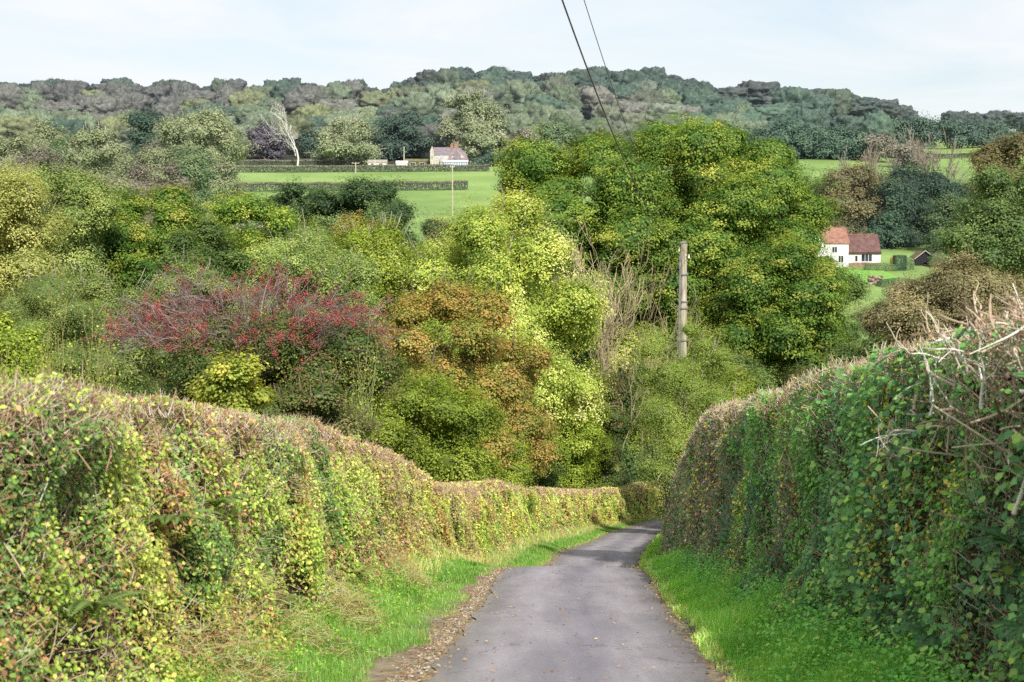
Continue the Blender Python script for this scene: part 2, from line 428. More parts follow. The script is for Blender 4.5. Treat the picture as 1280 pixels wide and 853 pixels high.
# ------------------------------------------------------------------ foliage generators
def crown_leaves(cl, c, Rv, n, leaf, palette, nl=16, kind='round', up=.55, flat=.7, lobe=(.26, .42), clus=42, spread=2.6,
                 tmpl=DIAMOND, seedn=0, topcol=None, jitter=.10, haze=0, nrand=.42, boxy=2.6, core=True):
    """c centre, Rv radii; returns lobe centres and some cluster centres"""
    c = np.asarray(c, float); Rv = np.asarray(Rv, float)
    d = rdir(nl * 6)
    zmin = {'round': -.55, 'bush': -.85, 'oval': -.8, 'spread': -.35}[kind]
    d = d[d[:, 2] > zmin][:nl]
    # spread them
    for _ in range(6):
        diff = d[:, None] - d[None]; ds = np.sum(diff ** 2, -1) + 1e-3; np.fill_diagonal(ds, 9)
        d = unit(d + .03 * np.sum(diff / ds[..., None] ** 1.5, 1) / 3)
        d[:, 2] = np.maximum(d[:, 2], zmin)
    rad = rng.uniform(.60, .80, len(d))[:, None]
    pn = (np.abs(d) ** boxy).sum(1, keepdims=True) ** (1 / boxy); LC = c + d / pn * Rv * rad
    lr = rng.uniform(lobe[0], lobe[1], len(d)) * (np.prod(Rv) ** (1 / 3))
    # a few inner lobes
    ni = 5 if nl < 20 else (10 if nl < 34 else 26)
    LC = np.concatenate([LC, c + rdir(ni) * Rv * (.28 if ni == 5 else .45 if ni == 10 else .58)]); lr = np.concatenate([lr, np.full(ni, (.36 if ni == 5 else .32 if ni == 10 else .27) * (np.prod(Rv) ** (1 / 3)))])
    dl = np.concatenate([d, rdir(ni)])
    nc = max(12, int(n / clus))
    w = lr ** 2; w = w / w.sum()
    li = rng.choice(len(LC), nc * 2, p=w)
    dd = rdir(nc * 2); dd[:, 2] = dd[:, 2] * .9 + .12
    keep = np.sum(dd * dl[li], 1) > -.35
    li = li[keep][:nc]; dd = unit(dd[keep][:nc])
    rr = lr[li] * rng.uniform(.62, 1.12, len(li))
    CC = LC[li] + dd * rr[:, None] * np.array([1, 1, .9])
    # uneven outline
    nn = vnoise(CC[:, 0] / (Rv[0] * .3), CC[:, 1] / (Rv[0] * .3), CC[:, 2] / (Rv[2] * .3), seed=seedn + 1)
    CC = c + (CC - c) * (0.9 + .2 * nn)[:, None]
    k = np.repeat(np.arange(len(CC)), clus)
    g = rng.normal(size=(len(k), 3)) * leaf * spread * np.array([1, 1, flat])
    P = CC[k] + g
    out = unit(P - LC[li][k])
    if nrand < .3: out = unit(out + unit(P - c) * .6)
    N = unit(out * .6 + np.array([0, 0, 1.]) * up + rdir(len(k)) * nrand)
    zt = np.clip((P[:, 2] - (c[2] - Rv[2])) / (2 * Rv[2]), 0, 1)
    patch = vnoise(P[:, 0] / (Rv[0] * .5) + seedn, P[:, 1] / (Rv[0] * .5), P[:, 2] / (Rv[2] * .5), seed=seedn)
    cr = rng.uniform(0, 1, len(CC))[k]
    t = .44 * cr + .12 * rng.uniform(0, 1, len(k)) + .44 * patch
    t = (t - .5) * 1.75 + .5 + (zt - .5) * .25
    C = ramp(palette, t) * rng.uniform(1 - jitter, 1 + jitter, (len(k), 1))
    if haze: C = hazed(C, haze)
    if core:    # opaque blob inside each bough, inner shade put into its dark colour
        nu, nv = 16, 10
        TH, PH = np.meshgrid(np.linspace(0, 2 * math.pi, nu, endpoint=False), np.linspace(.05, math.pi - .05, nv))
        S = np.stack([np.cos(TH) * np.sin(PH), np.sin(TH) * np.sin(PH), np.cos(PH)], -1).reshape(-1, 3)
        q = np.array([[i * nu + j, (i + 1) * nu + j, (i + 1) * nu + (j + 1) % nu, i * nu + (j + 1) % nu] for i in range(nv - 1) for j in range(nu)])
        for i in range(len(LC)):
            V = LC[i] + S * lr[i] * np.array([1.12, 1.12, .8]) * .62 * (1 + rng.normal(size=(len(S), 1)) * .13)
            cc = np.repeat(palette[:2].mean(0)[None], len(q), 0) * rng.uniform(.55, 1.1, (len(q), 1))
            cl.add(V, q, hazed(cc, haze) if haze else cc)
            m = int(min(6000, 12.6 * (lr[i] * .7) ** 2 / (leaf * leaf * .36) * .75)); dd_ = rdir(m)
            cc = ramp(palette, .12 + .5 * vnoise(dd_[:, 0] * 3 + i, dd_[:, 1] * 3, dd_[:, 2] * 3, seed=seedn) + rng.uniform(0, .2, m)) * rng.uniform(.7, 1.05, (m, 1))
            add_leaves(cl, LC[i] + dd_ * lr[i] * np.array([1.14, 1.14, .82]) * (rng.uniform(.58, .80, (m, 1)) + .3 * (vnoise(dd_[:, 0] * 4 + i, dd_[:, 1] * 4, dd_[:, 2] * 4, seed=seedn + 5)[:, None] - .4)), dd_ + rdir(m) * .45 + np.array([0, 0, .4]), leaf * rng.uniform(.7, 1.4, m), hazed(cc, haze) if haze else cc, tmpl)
    sz = leaf * rng.uniform(.65, 1.3, len(k))
    add_leaves(cl, P, N, sz, C, tmpl)
    return LC, lr, CC, li

def limbs(tw, base, c, Rv, LC, CC, li, r, barkc, twigs=1.0, tr=None, lean=0, start=.35, tw_r=.3):
    """trunk to the crown and limbs to its lobes"""
    base = np.asarray(base, float); c = np.asarray(c, float)
    top = c + np.array([0, 0, Rv[2] * .35])
    ns = 7; ts = np.linspace(0, 1, ns)
    bow = rng.normal(size=3) * np.array([1, 1, 0]) * r * 2.0
    pts = base + (top - base) * ts[:, None] + bow * np.sin(ts * 3.1)[:, None]
    rad = r * (1 - ts * .75); rad[0] *= 1.35
    def cc(n): return barkc * rng.uniform(.75, 1.25, (n, 1))
    for i in range(ns - 1):
        add_twigs(tw, pts[i:i + 1], pts[i + 1:i + 2], rad[i], rad[i + 1], cc(1), 0, 1, 8)
    n = len(LC)
    zf = np.clip((LC[:, 2] - Rv[2] * .5 - base[2]) / (top[2] - base[2]), start, .92)
    st = base + (top - base) * zf[:, None]
    st = st + bow * np.sin(zf * 3.1)[:, None]
    add_twigs(tw, st, LC, r * .42 * (1.1 - zf), r * .10, cc(n), rng.uniform(.03, .12, n), 5, 5, np.array([0, 0, 1.]))
    m = int(len(CC) * twigs)
    if m:
        i = rng.choice(len(CC), m, replace=False)
        add_twigs(tw, LC[li[i]], CC[i], r * .085, r * .02, cc(m), rng.uniform(.02, .12, m), 2, 3)

def bare_branches(tw, base, H, spread, r0, barkc, levels=5, kids=3, rtip=.012, upb=.25, ratio=.68, first=.35, lean=(0, 0), stems=1, wig=.12):
    """recursive bare branching; returns tip positions"""
    base = np.asarray(base, float)
    P = np.repeat(base[None], stems, 0) + rng.normal(size=(stems, 3)) * np.array([1, 1, 0]) * r0 * (2 if stems > 1 else 0)
    D = unit(np.array([lean[0], lean[1], 1.]) + rng.normal(size=(stems, 3)) * spread * (.5 if stems > 1 else .08))
    L = np.full(stems, H * first); r = np.full(stems, r0)
    tips = None
    for lv in range(levels):
        E = P + D * L[:, None]
        rn = np.maximum(r * .62, rtip)
        c = barkc * rng.uniform(.8, 1.2, (len(P), 1))
        add_twigs(tw, P, E, r, rn, c, rng.uniform(0, wig, len(P)), 3 if lv < 3 else 2, 6 if lv < 2 else 3)
        tips = E
        if lv == levels - 1: break
        k = kids
        f = np.tile(np.linspace(1, .45, k), len(P))
        i = np.repeat(np.arange(len(P)), k)
        P2 = P[i] + (E - P)[i] * f[:, None]
        D = unit(D[i] + rng.normal(size=(len(i), 3)) * spread + np.array([0, 0, upb]))
        L = L[i] * ratio * rng.uniform(.7, 1.25, len(i)); r = np.maximum(rn[i] * rng.uniform(.6, .95, len(i)), rtip)
        P = P2
    return tips

BARK = lin((112, 104, 88)); GREYB = lin((150, 144, 130)); PALEB = lin((205, 200, 188)); BROWNB = lin((104, 84, 64))

def tree(name, label, cat, px, top, bot, w, Y, palette, leaf=None, k=1.25, kind='round', nl=16, bark=BARK, tr=None, flat=.7,
         twigs=.5, depth=1.0, lobe=(.26, .42), clus=50, spread=2.1, group=None, tmpl=DIAMOND, mat='leaf', bare=None, start=.35, haze=0, up=.55, jitter=.08, nrand=.27, boxy=2.6, seed=None):
    global rng
    rng = np.random.default_rng((seed or int(px * 7 + Y * 131 + top * 3)) % 99991)
    a = at(px, top, Y); b = at(px, bot, Y)
    Rx = w / F * Y / 2; Rz = (a[2] - b[2]) / 2
    c = (a + b) / 2
    gz = float(ground(c[0], c[1]))
    base = np.array([c[0], c[1], gz - .05])
    if leaf is None: leaf = max(.05, Y / 1600 * 1.65)
    Rv = np.array([Rx * 1.06, Rx * 1.06 * depth, Rz * 1.02])
    pp = (Rv[0] * Rv[2] * math.pi * 2 + Rv[0] * Rv[1] * math.pi * 2)
    n = int(k * pp / (leaf * leaf * .36))
    root = empty(name, base); tag(root, label, cat, group)
    cl = Cloud(); tw = Cloud()
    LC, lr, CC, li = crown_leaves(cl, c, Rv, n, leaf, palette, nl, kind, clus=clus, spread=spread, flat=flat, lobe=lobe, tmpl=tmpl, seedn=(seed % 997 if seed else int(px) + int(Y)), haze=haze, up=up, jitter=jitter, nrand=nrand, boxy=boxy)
    bk = hazed(bark, haze) if haze else bark
    limbs(tw, base, c, Rv, LC, CC, li, tr or max(.06, Rx * .045), bk, twigs, start=start)
    if bare:
        i = rng.choice(len(CC), min(bare, len(CC)), replace=False)
        d = unit(CC[i] - c + np.array([0, 0, 1.]) * Rz * .4) * rng.uniform(.06, .18, (len(i), 1)) * Rx * 1.6
        add_twigs(tw, CC[i] - d * .4, CC[i] + d, .012 + Y * .00018, .006 + Y * .0001, bk * rng.uniform(.8, 1.3, (len(i), 1)), .08, 2, 3)
    tw.build('trunk', M['wood'], root)
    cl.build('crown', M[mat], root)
    return root, c, Rv

# palettes (real-world leaf colours, dark to light)
P_ash = pal((80, 100, 40), (112, 130, 54), (142, 154, 70), (168, 174, 90), (188, 190, 116))
P_oak = 1.15 * pal((44, 66, 28), (62, 88, 34), (88, 108, 42), (114, 124, 50), (138, 138, 62))
P_oakg = pal((42, 66, 28), (60, 88, 34), (82, 106, 40), (108, 120, 48), (136, 134, 62))
P_green = pal((50, 70, 36), (68, 88, 44), (88, 106, 54), (112, 126, 68))
P_dark = pal((36, 54, 32), (50, 70, 38), (66, 86, 46), (84, 100, 54))
P_willow = pal((94, 102, 52), (120, 126, 66), (144, 146, 84), (164, 162, 104))
P_wsage = pal((76, 94, 52), (100, 116, 62), (126, 138, 76), (150, 156, 92))
P_hazel = pal((76, 92, 32), (104, 120, 40), (130, 144, 54), (156, 162, 78))
P_orange = pal((74, 92, 38), (102, 112, 46), (130, 118, 58), (152, 122, 72), (136, 134, 70))
P_haw = pal((44, 62, 32), (62, 82, 38), (84, 96, 48), (96, 78, 52), (112, 112, 68))
P_greybr = pal((92, 90, 64), (114, 110, 78), (136, 128, 92), (154, 144, 106))
P_yell = pal((88, 104, 44), (116, 126, 50), (144, 146, 62), (166, 156, 74))
P_rust = pal((74, 78, 50), (96, 94, 58), (116, 104, 64), (130, 116, 76))
P_purp = pal((86, 76, 78), (104, 92, 92), (122, 108, 106))

exec_parts = []
# ------------------------------------------------------------------ middle distance: trees in the valley
TR = 'tree'
def T(*a, **k): return tree(*a, **k)
T('ash_tree', 'tall yellow-green ash tree, the brightest crown, left of the big oak', TR, 628, 220, 600, 246, 88, P_ash, seed=16602, leaf=.12, kind='oval', nl=26, bark=GREYB, lobe=(.2, .34), twigs=.6, bare=160, k=1.15, tmpl=LEAF, flat=.85)
T('oak_tree', 'huge broad oak with olive green crown behind the utility pole', TR, 818, 130, 530, 446, 140, P_oak, seed=24441, leaf=.19, boxy=3.6, kind='round', nl=58, bark=lin((84, 76, 64)), tr=.55, lobe=(.15, .26), twigs=.4, depth=.8, k=1.45, flat=.5)
T('oak_tree', 'lower spreading part-shaded oak crown right of the utility pole', TR, 962, 292, 520, 190, 130, P_oakg, leaf=.18, kind='round', nl=26, bark=lin((84, 76, 64)), flat=.5, k=1.15)
T('field_maple', 'blue-green tree in front of the white cottage wall', TR, 1030, 300, 470, 92, 150, P_green, leaf=.18, kind='oval', nl=14, flat=.6)
T('oak_tree', 'dense oak with yellow-tipped leaves above the red berried hawthorn', TR, 176, 228, 450, 232, 108, P_oakg, leaf=.15, kind='round', nl=26, bark=lin((84, 76, 64)), flat=.5, lobe=(.18, .32), k=1.2)
T('oak_tree', 'small rounded oak with yellow-green crown in front of the lower field', TR, 318, 240, 400, 128, 122, P_oak * 1.15, leaf=.17, nl=16, flat=.5)
T('holm_oak', 'dark green oak standing at the foot of the pasture', TR, 455, 222, 380, 150, 168, P_dark, leaf=.24, nl=18, flat=.55, haze=150)
T('holm_oak', 'small dark green oak just left of the pasture foot', TR, 372, 222, 330, 74, 172, P_dark * 1.1, leaf=.24, nl=10, flat=.55, haze=150)
T('willow_tree', 'tall pale olive willow at the far left above the hedge', TR, 6, 182, 470, 150, 70, P_willow, leaf=.09, kind='oval', nl=22, lobe=(.2, .34), flat=1.0, k=1.15, tmpl=LEAF, bare=160, bark=GREYB)
T('willow_tree', 'yellowish thin-leaved willow behind the oak, top left', TR, 85, 205, 380, 120, 100, P_wsage, leaf=.13, kind='oval', nl=14, flat=1.0, bare=140, bark=GREYB)
T('birch_tree', 'pale feathery birch behind the red berried hawthorn', TR, 385, 272, 520, 190, 78, P_wsage * 1.1, leaf=.085, kind='oval', nl=20, flat=1.1, k=.95, bare=160, bark=GREYB, tmpl=LEAF, lobe=(.2, .32))
T('birch_tree', 'light green birch with hanging shoots left of the ash', TR, 462, 276, 420, 120, 88, P_hazel * .9, leaf=.11, kind='oval', nl=14, flat=1.0, k=.9, bare=220, bark=GREYB)
T('cherry_tree', 'small tree with rusty orange top left of the ash', TR, 452, 268, 350, 74, 92, P_orange, leaf=.11, nl=9, k=.9, bare=60)
T('maple_tree', 'rusty orange and green maple in front of the ash', TR, 545, 346, 620, 214, 58, P_orange, leaf=.085, kind='oval', nl=26, k=1.1, bare=160, tmpl=LEAF, lobe=(.18, .3), flat=.6)
T('maple_tree', 'brown tinged low maple between orange maple and hazel', TR, 640, 408, 620, 110, 66, P_orange * .95, leaf=.08, kind='oval', nl=14, k=1.0, bare=90)
T('hazel_bush', 'rounded olive hazel bush in the middle above the lower hedge', 'bush', 690, 430, 690, 120, 102, P_hazel, leaf=.11, kind='oval', nl=20, k=1.15, tmpl=LEAF, bare=90, tr=.08, lobe=(.2, .32))
T('hazel_bush', 'dark olive bush behind the left hedge below the orange maple', 'bush', 520, 450, 660, 180, 52, P_hazel * .8, leaf=.075, kind='oval', nl=20, k=1.15, tmpl=LEAF, bare=60, tr=.08)
T('hazel_bush', 'green bush between the hawthorn and the orange maple', 'bush', 420, 470, 640, 160, 46, P_hazel * .72, leaf=.065, kind='oval', nl=18, k=1.1, bare=90, tr=.07)
T('hazel_bush', 'olive bush above the bend in the lower hedge', 'bush', 612, 520, 690, 110, 62, P_hazel * .9, leaf=.07, kind='oval', nl=14, k=1.1, bare=60, tr=.07)
T('young_ash', 'bright green young ash with drooping sprays left of the pole', TR, 782, 388, 670, 120, 126, P_ash * .93, leaf=.15, kind='oval', nl=14, lobe=(.2, .32), k=1.2, tmpl=LEAF, flat=.6, bare=60)
T('ivy_clad_tree', 'dark ivy covered tree above the bend in the lane', TR, 800, 510, 690, 110, 129, P_dark * .85, leaf=.1, kind='oval', nl=12, k=1.2)
T('hawthorn_bush', 'yellow-green bush where the lane disappears', 'bush', 842, 560, 690, 70, 128, P_hazel, leaf=.1, kind='oval', nl=8, k=1.1, tr=.06)
T('willow_bush', 'thin-leaved sprawling grey-green willow bush round the pole foot', 'bush', 856, 388, 620, 132, 45.6, (P_wsage + P_hazel) * .52, leaf=.05, kind='oval', nl=22, k=1.9, depth=.6, bare=60, twigs=.25, bark=GREYB, tmpl=SLIM, tr=.05, lobe=(.2, .3), flat=1.1, spread=4)
T('willow_tree', 'wide grey-brown willow above the right hedge', TR, 1192, 328, 520, 224, 118, P_greybr * .92, leaf=.15, kind='oval', nl=34, k=1.35, flat=.8, bark=BROWNB, bare=80, tmpl=LEAF, lobe=(.2, .32))
T('ash_tree', 'tall green ash at the right edge beyond the willow', TR, 1262, 205, 400, 170, 165, P_green * 1.05, leaf=.24, nl=22, haze=120, flat=.6, lobe=(.2, .32), bare=60)
T('cherry_tree', 'brown-leaved crown at the top right edge', TR, 1262, 168, 260, 100, 185, P_rust * .8, leaf=.26, nl=14, haze=150)
T('sallow_bush', 'grey-green sallow behind the far left hedge', 'bush', 70, 350, 520, 190, 48, P_wsage * .85, leaf=.055, kind='oval', nl=18, k=1.1, bare=130, bark=GREYB, tmpl=SLIM, tr=.06, flat=1.0)
T('sallow_bush', 'darker green sallow left of the red berried hawthorn', 'bush', 128, 330, 500, 130, 62, P_wsage * .78, leaf=.07, kind='oval', nl=14, k=1.0, bare=200, bark=GREYB, tr=.06)
T('elder_bush', 'leafy light green elder at the far left edge above the hedge', 'bush', 4, 385, 520, 90, 38, P_hazel * 1.0, leaf=.08, kind='oval', nl=10, k=1.0, tmpl=LEAF, tr=.05)
T('field_maple', 'small yellow leaved shrub rising over the left hedge', 'shrub', 296, 448, 570, 92, 24, P_yell, leaf=.045, kind='oval', nl=12, k=1.0, tmpl=ROUND, tr=.03, bare=50)
T('bramble_bush', 'mixed green bramble behind the left hedge below the hawthorn', 'bush', 380, 480, 620, 150, 30, P_haw, leaf=.05, kind='oval', nl=16, k=1.0, tmpl=LEAF, bare=160, tr=.03)
T('bramble_bush', 'low olive bramble behind the left hedge at its middle', 'bush', 478, 530, 650, 120, 38, P_hazel * .7, leaf=.055, kind='oval', nl=12, k=1.1, tmpl=LEAF, bare=100, tr=.03)
T('alder_tree', 'narrow dark green tree between the left oaks', TR, 255, 262, 420, 110, 96, P_green * .85, leaf=.14, kind='oval', nl=12, haze=0)
T('sallow_bush', 'grey-green sallow behind the middle of the red berried hawthorn', 'bush', 240, 320, 480, 130, 66, P_wsage * .85, leaf=.075, kind='oval', nl=12, k=.9, bare=200, bark=GREYB)
T('alder_tree', 'dark alder low behind the ash and the willow bush', TR, 740, 380, 690, 170, 127, P_dark, leaf=.18, kind='oval', nl=14)
T('alder_tree', 'dark green alder low behind the right hedge', TR, 915, 420, 640, 190, 100, P_green * .8, leaf=.13, kind='oval', nl=14)
T('alder_tree', 'shaded green alder behind the lower oak', TR, 1075, 420, 560, 150, 96, P_green * .7, leaf=.15, kind='oval', nl=12)

# undergrowth of the valley bottom
for j, (px, top, Y, w) in enumerate(((-30, 400, 82, 150), (60, 392, 84, 140), (150, 388, 88, 150), (240, 392, 90, 140), (330, 385, 92, 140), (410, 380, 95, 130), (490, 372, 96, 130),
        (560, 372, 92, 110), (10, 300, 150, 130), (90, 296, 150, 110), (330, 300, 150, 110), (420, 300, 146, 120), (490, 300, 140, 100), (545, 300, 132, 90), (575, 345, 118, 110),
        (545, 264, 185, 60), (520, 276, 180, 60), (585, 520, 104, 110), (735, 540, 116, 80), (750, 455, 115, 80), (720, 470, 112, 80), (775, 555, 121, 80), (640, 500, 112, 110), (700, 540, 120, 110), (750, 560, 124, 90), (800, 585, 128, 70), (660, 560, 96, 100),
        (600, 290, 160, 90), (650, 280, 168, 90), (1122, 354, 222, 60), (1084, 362, 215, 50), (1150, 358, 215, 50), (1150, 380, 190, 80), (1210, 350, 200, 80), (1262, 345, 190, 90), (1040, 420, 120, 110), (960, 440, 92, 120), (870, 470, 86, 110), (1180, 430, 110, 160))):
    T('sallow_bush', 'one of the green bushes packed between the taller valley trees', 'bush', px, top, max(top + 190, HOR - float(ground((px - CX) / F * Y, Y)) / Y * F - 8) if Y < 135 else top + 190, w * 1.1, Y, [P_hazel * .72, P_wsage * .9, P_green * .9, P_haw * .9][j % 4], kind='oval', nl=12, k=1.05, group='bushes filling the valley bottom', bare=40, haze=Y if Y > 140 else 0)

# red berried hawthorn: bare grey twigs, berries, some leaves
def hawthorn():
    Y = 42
    a = at(310, 335, Y); gz = float(ground(a[0], Y))
    root = empty('hawthorn', (a[0], Y, gz)); tag(root, 'wide hawthorn covered in red berries with bare grey twigs', 'tree')
    tw = Cloud(); cl = Cloud(); be = Cloud()
    c = at(312, 428, Y); Rv = np.array([205 / F * Y, 3.2, 92 / F * Y])
    c1 = c - np.array([0, 0, .6])
    LC, lr, CC, li = crown_leaves(cl, c1 + np.array([.9, 0, -.4]), Rv * np.array([.8, .85, .85]), 60000, .058, P_haw, 20, 'oval', clus=34, tmpl=LEAF, flat=.8)
    limbs(tw, (c[0], Y, gz), c, Rv, LC, CC, li, .16, GREYB, .5)
    # long outer twigs
    n = 700
    d = rdir(n); d[:, 2] = np.abs(d[:, 2]) * .9 - .12; d[:, 1] -= .1; d = unit(d)
    S = c + d * Rv * rng.uniform(.45, .85, (n, 1))
    # gather around sprays
    t = unit(d * np.array([1, .7, .45]) + rng.normal(size=(n, 3)) * .42 + np.array([0, 0, .12]))
    L = rng.uniform(.3, .95, (n, 1))
    E = S + t * L
    g = lin((142, 132, 128)) * rng.uniform(.7, 1.2, (n, 1))
    add_twigs(tw, S, E, .013, .006, g, rng.uniform(.03, .14, n), 4, 3, np.array([0, 0, 1.]))
    m = 5200; i = rng.integers(0, n, m); f = rng.uniform(.15, 1, (m, 1))
    q = S[i] + (E - S)[i] * f + np.array([0, 0, 1.]) * .08 * f * (1 - f) * 4
    e = q + unit(t[i] + rng.normal(size=(m, 3)) * .8) * rng.uniform(.08, .34, (m, 1))
    add_twigs(tw, q, e, .006, .003, lin((132, 112, 106)) * rng.uniform(.6, 1.1, (m, 1)), .06, 2, 3)
    # berries in bunches
    wgt = vnoise(e[:, 0] * 1.1, e[:, 1] * 1.1, e[:, 2] * 1.3, seed=77); j = np.where(wgt > .42)[0]
    j = rng.choice(j, 2100); nb = 6
    bp = np.repeat(q[j] + (e - q)[j] * rng.uniform(.2, 1, (len(j), 1)), nb, 0) + rng.normal(size=(len(j) * nb, 3)) * .045
    oc = np.array([[1, 0, 0], [-1, 0, 0], [0, 1, 0], [0, -1, 0], [0, 0, 1], [0, 0, -1]]) * .5
    oq = np.array([[4, 0, 2, 4], [0, 0, 0, 0]])
    cubev = np.array([[x, y, z] for x in (-.4, .4) for y in (-.4, .4) for z in (-.4, .4)], float)
    cubeq = np.array([[0, 1, 3, 2], [4, 6, 7, 5], [0, 4, 5, 1], [2, 3, 7, 6], [0, 2, 6, 4], [1, 5, 7, 3]])
    cr = ramp(pal((88, 22, 20), (120, 32, 30), (142, 56, 46)), rng.uniform(0, 1, len(bp)))
    V = bp[:, None] + cubev[None] * rng.uniform(.018, .032, (len(bp), 1, 1))
    Q = (np.arange(len(bp)) * 8)[:, None, None] + cubeq[None]
    be.add(V, Q.reshape(-1, 4), np.repeat(cr, 6, 0))
    tw.build('trunk', M['wood'], root); cl.build('crown', M['leaf'], root); be.build('berries', M['berry'], root, smooth=True)
hawthorn()

def twiggy(name, label, px, bot, Y, H, stems, spread, barkc, leafpal=None, levels=4, kids=3, r0=.03, n=0, leaf=.05, rt=.008, cat='shrub', group=None, upb=.5, first=.4, wid=1.0):
    b = at(px, bot, Y); gz = float(ground(b[0], Y))
    root = empty(name, (b[0], Y, gz)); tag(root, label, cat, group)
    tw = Cloud(); cl = Cloud(); tp = []
    for s in range(stems):
        p = np.array([b[0] + rng.normal() * wid, Y + rng.normal() * wid * .6, gz])
        tips = bare_branches(tw, p, H * rng.uniform(.75, 1.15), spread, r0, barkc * rng.uniform(.8, 1.2), levels, kids, rt, upb, .7, first)
        tp.append(tips)
    tw.build('trunk', M['wood'], root)
    if n:
        tp = np.concatenate(tp); i = rng.integers(0, len(tp), n)
        P = tp[i] + rng.normal(size=(n, 3)) * np.array([.16, .16, .16])
        add_leaves(cl, P, rdir(n) + np.array([0, 0, .5]), leaf * rng.uniform(.7, 1.3, n), ramp(leafpal, rng.uniform(0, 1, n)), DIAMOND)
        cl.build('crown', M['leaf'], root)
    return root
STEMC = lin((176, 160, 128))
twiggy('dead_elm', 'cluster of tall bare beige stems between the ash and the big oak', 760, 600, 119, 17.3, 2, .42, STEMC * .95, levels=6, r0=.05, rt=.022, upb=.42, cat='tree', wid=1.1)
twiggy('dead_elm', 'bare beige stems just left of the utility pole', 806, 600, 124, 13.5, 2, .45, STEMC * .75, levels=6, r0=.05, rt=.022, upb=.42, cat='tree', wid=1.2, leafpal=P_hazel, n=1800, leaf=.09)
twiggy('blackthorn', 'straggly bare-topped shrub right of the utility pole', 897, 560, 47.5, 4.7, 10, .3, GREYB, leafpal=P_hazel, n=5200, levels=5, r0=.03, rt=.009, upb=.4, wid=.7)
for px, h in ((20, 3.6), (62, 3.4), (104, 3.0)):
    twiggy('willow_shoots', {20: 'leftmost clump of thin yellowish upright shoots behind the left hedge', 62: 'middle clump of thin yellowish upright shoots behind the left hedge', 104: 'right clump of thin yellowish shoots between hedge and sallow'}[px],
           px, 560, 24, h * .93, 9, .22, lin((150, 142, 92)), leafpal=P_hazel, n=2600, levels=4, kids=3, r0=.010, rt=.004, group='willow shoots behind the left hedge', upb=.8, wid=.55, leaf=.035)
twiggy('elder_shoots', 'thin green shoots rising left of the dark olive bush', 455, 620, 40, 4.6, 9, .2, lin((140, 146, 96)), leafpal=P_hazel, n=3600, levels=4, r0=.02, rt=.007, upb=.8, wid=.9)

# ------------------------------------------------------------------ utility poles and wires
def pole(px, top, Y, r, label, cross=True, height=None, group='utility poles'):
    t = at(px, top, Y); gz = float(ground(t[0], Y))
    root = empty('utility_pole', (t[0], Y, gz - .1)); tag(root, label, 'pole', group)
    c = Cloud()
    add_twigs(c, np.array([[t[0], Y, gz - .1]]), np.array([t]), r * 1.2, r * .88, np.array([lin((166, 156, 136))]), 0, 8, 16)
    o = c.build('post', M['polewood'], root, True)
    return root, t, gz
M['polewood'] = noise_mat('weathered_pole', (146, 136, 116), (206, 198, 178), 3.0, .9, .5, c3=(150, 140, 118), stretch=(6, 6, .6))
M['metal'] = noise_mat('galvanised_grey', (96, 98, 98), (140, 142, 142), 9, .5)
M['porcelain'] = noise_mat('porcelain', (190, 186, 176), (224, 220, 210), 5, .25)
M['cable'] = noise_mat('cable', (92, 86, 80), (116, 110, 102), 3, .6)
root, ptop, pgz = pole(855, 303, 47.3, .102, 'tall weathered wooden utility pole rising beside the lane bend', group=None)
def cyl(name, p0, p1, r0, r1, mat, parent, sides=10, smooth=True, cap=True):
    c = Cloud(); p0 = np.array([p0], float); p1 = np.array([p1], float)
    add_twigs(c, p0, p1, r0, r1, np.ones((1, 3)), 0, 1, sides)
    # end discs
    for p in (p0, p1):
        d = unit(p1 - p0)
        add_twigs(c, p, p + d * 1e-4, (r0 if p is p0 else r1), 1e-4, np.ones((1, 3)), 0, 1, sides)
    return c.build(name, M[mat], parent, smooth)
px_, pz_ = ptop[0], ptop[2]
cyl('cable_guard', (px_ - .135, 47.2, pgz), (px_ - .125, 47.2, pz_ - .35), .03, .03, 'metal', root)
cyl('cap', (px_, 47.3, pz_ - .02), (px_, 47.3, pz_ + .03), .115, .07, 'metal', root, 14)
for dx, dz in ((-.16, .22), (.13, .42)):
    cyl('bracket', (px_, 47.28, pz_ - dz), (px_ + dx, 47.16, pz_ - dz), .015, .015, 'metal', root, 6)
    cyl('insulator', (px_ + dx, 47.16, pz_ - dz - .05), (px_ + dx, 47.16, pz_ - dz + .06), .035, .022, 'porcelain', root, 10)
for dz in (.95, 1.75, 1.95, 2.9):
    cyl('band', (px_, 47.3, pz_ - dz - .02), (px_, 47.3, pz_ - dz + .02), .127, .127, 'metal', root, 14)
for k_, dz in enumerate((2.1, 2.5, 2.9, 3.3)):
    cyl('step_peg', (px_, 47.3, pz_ - dz), (px_ + (-.24 if k_ % 2 else .24), 47.3, pz_ - dz), .012, .012, 'metal', root, 6)

def wire(p0, p1, sag, r, label, n=40):
    t = np.linspace(0, 1, n + 1)[:, None]
    P = p0 + (p1 - p0) * t; P[:, 2] -= (sag * 4 * t * (1 - t))[:, 0]
    c = Cloud(); add_twigs(c, P[:-1], P[1:], r, r, np.ones((n, 3)), 0, 1, 6)
    o = c.build('overhead_wire', M['cable'], None, True, origin=p0); tag(o, label, 'wire', 'overhead wires')
w0 = np.array([px_ - .16, 47.16, pz_ - .18])
w1 = np.array([px_ + .13, 47.16, pz_ - .38])
wire(w0, np.array([-2.8, 0.0, 9.3]), 1.92, .0125, 'thick dark overhead cable running up from the pole, left of the pair')
wire(w1, np.array([-2.56, 0.0, 9.5]), 1.87, .006, 'thin overhead cable right of the thick one')
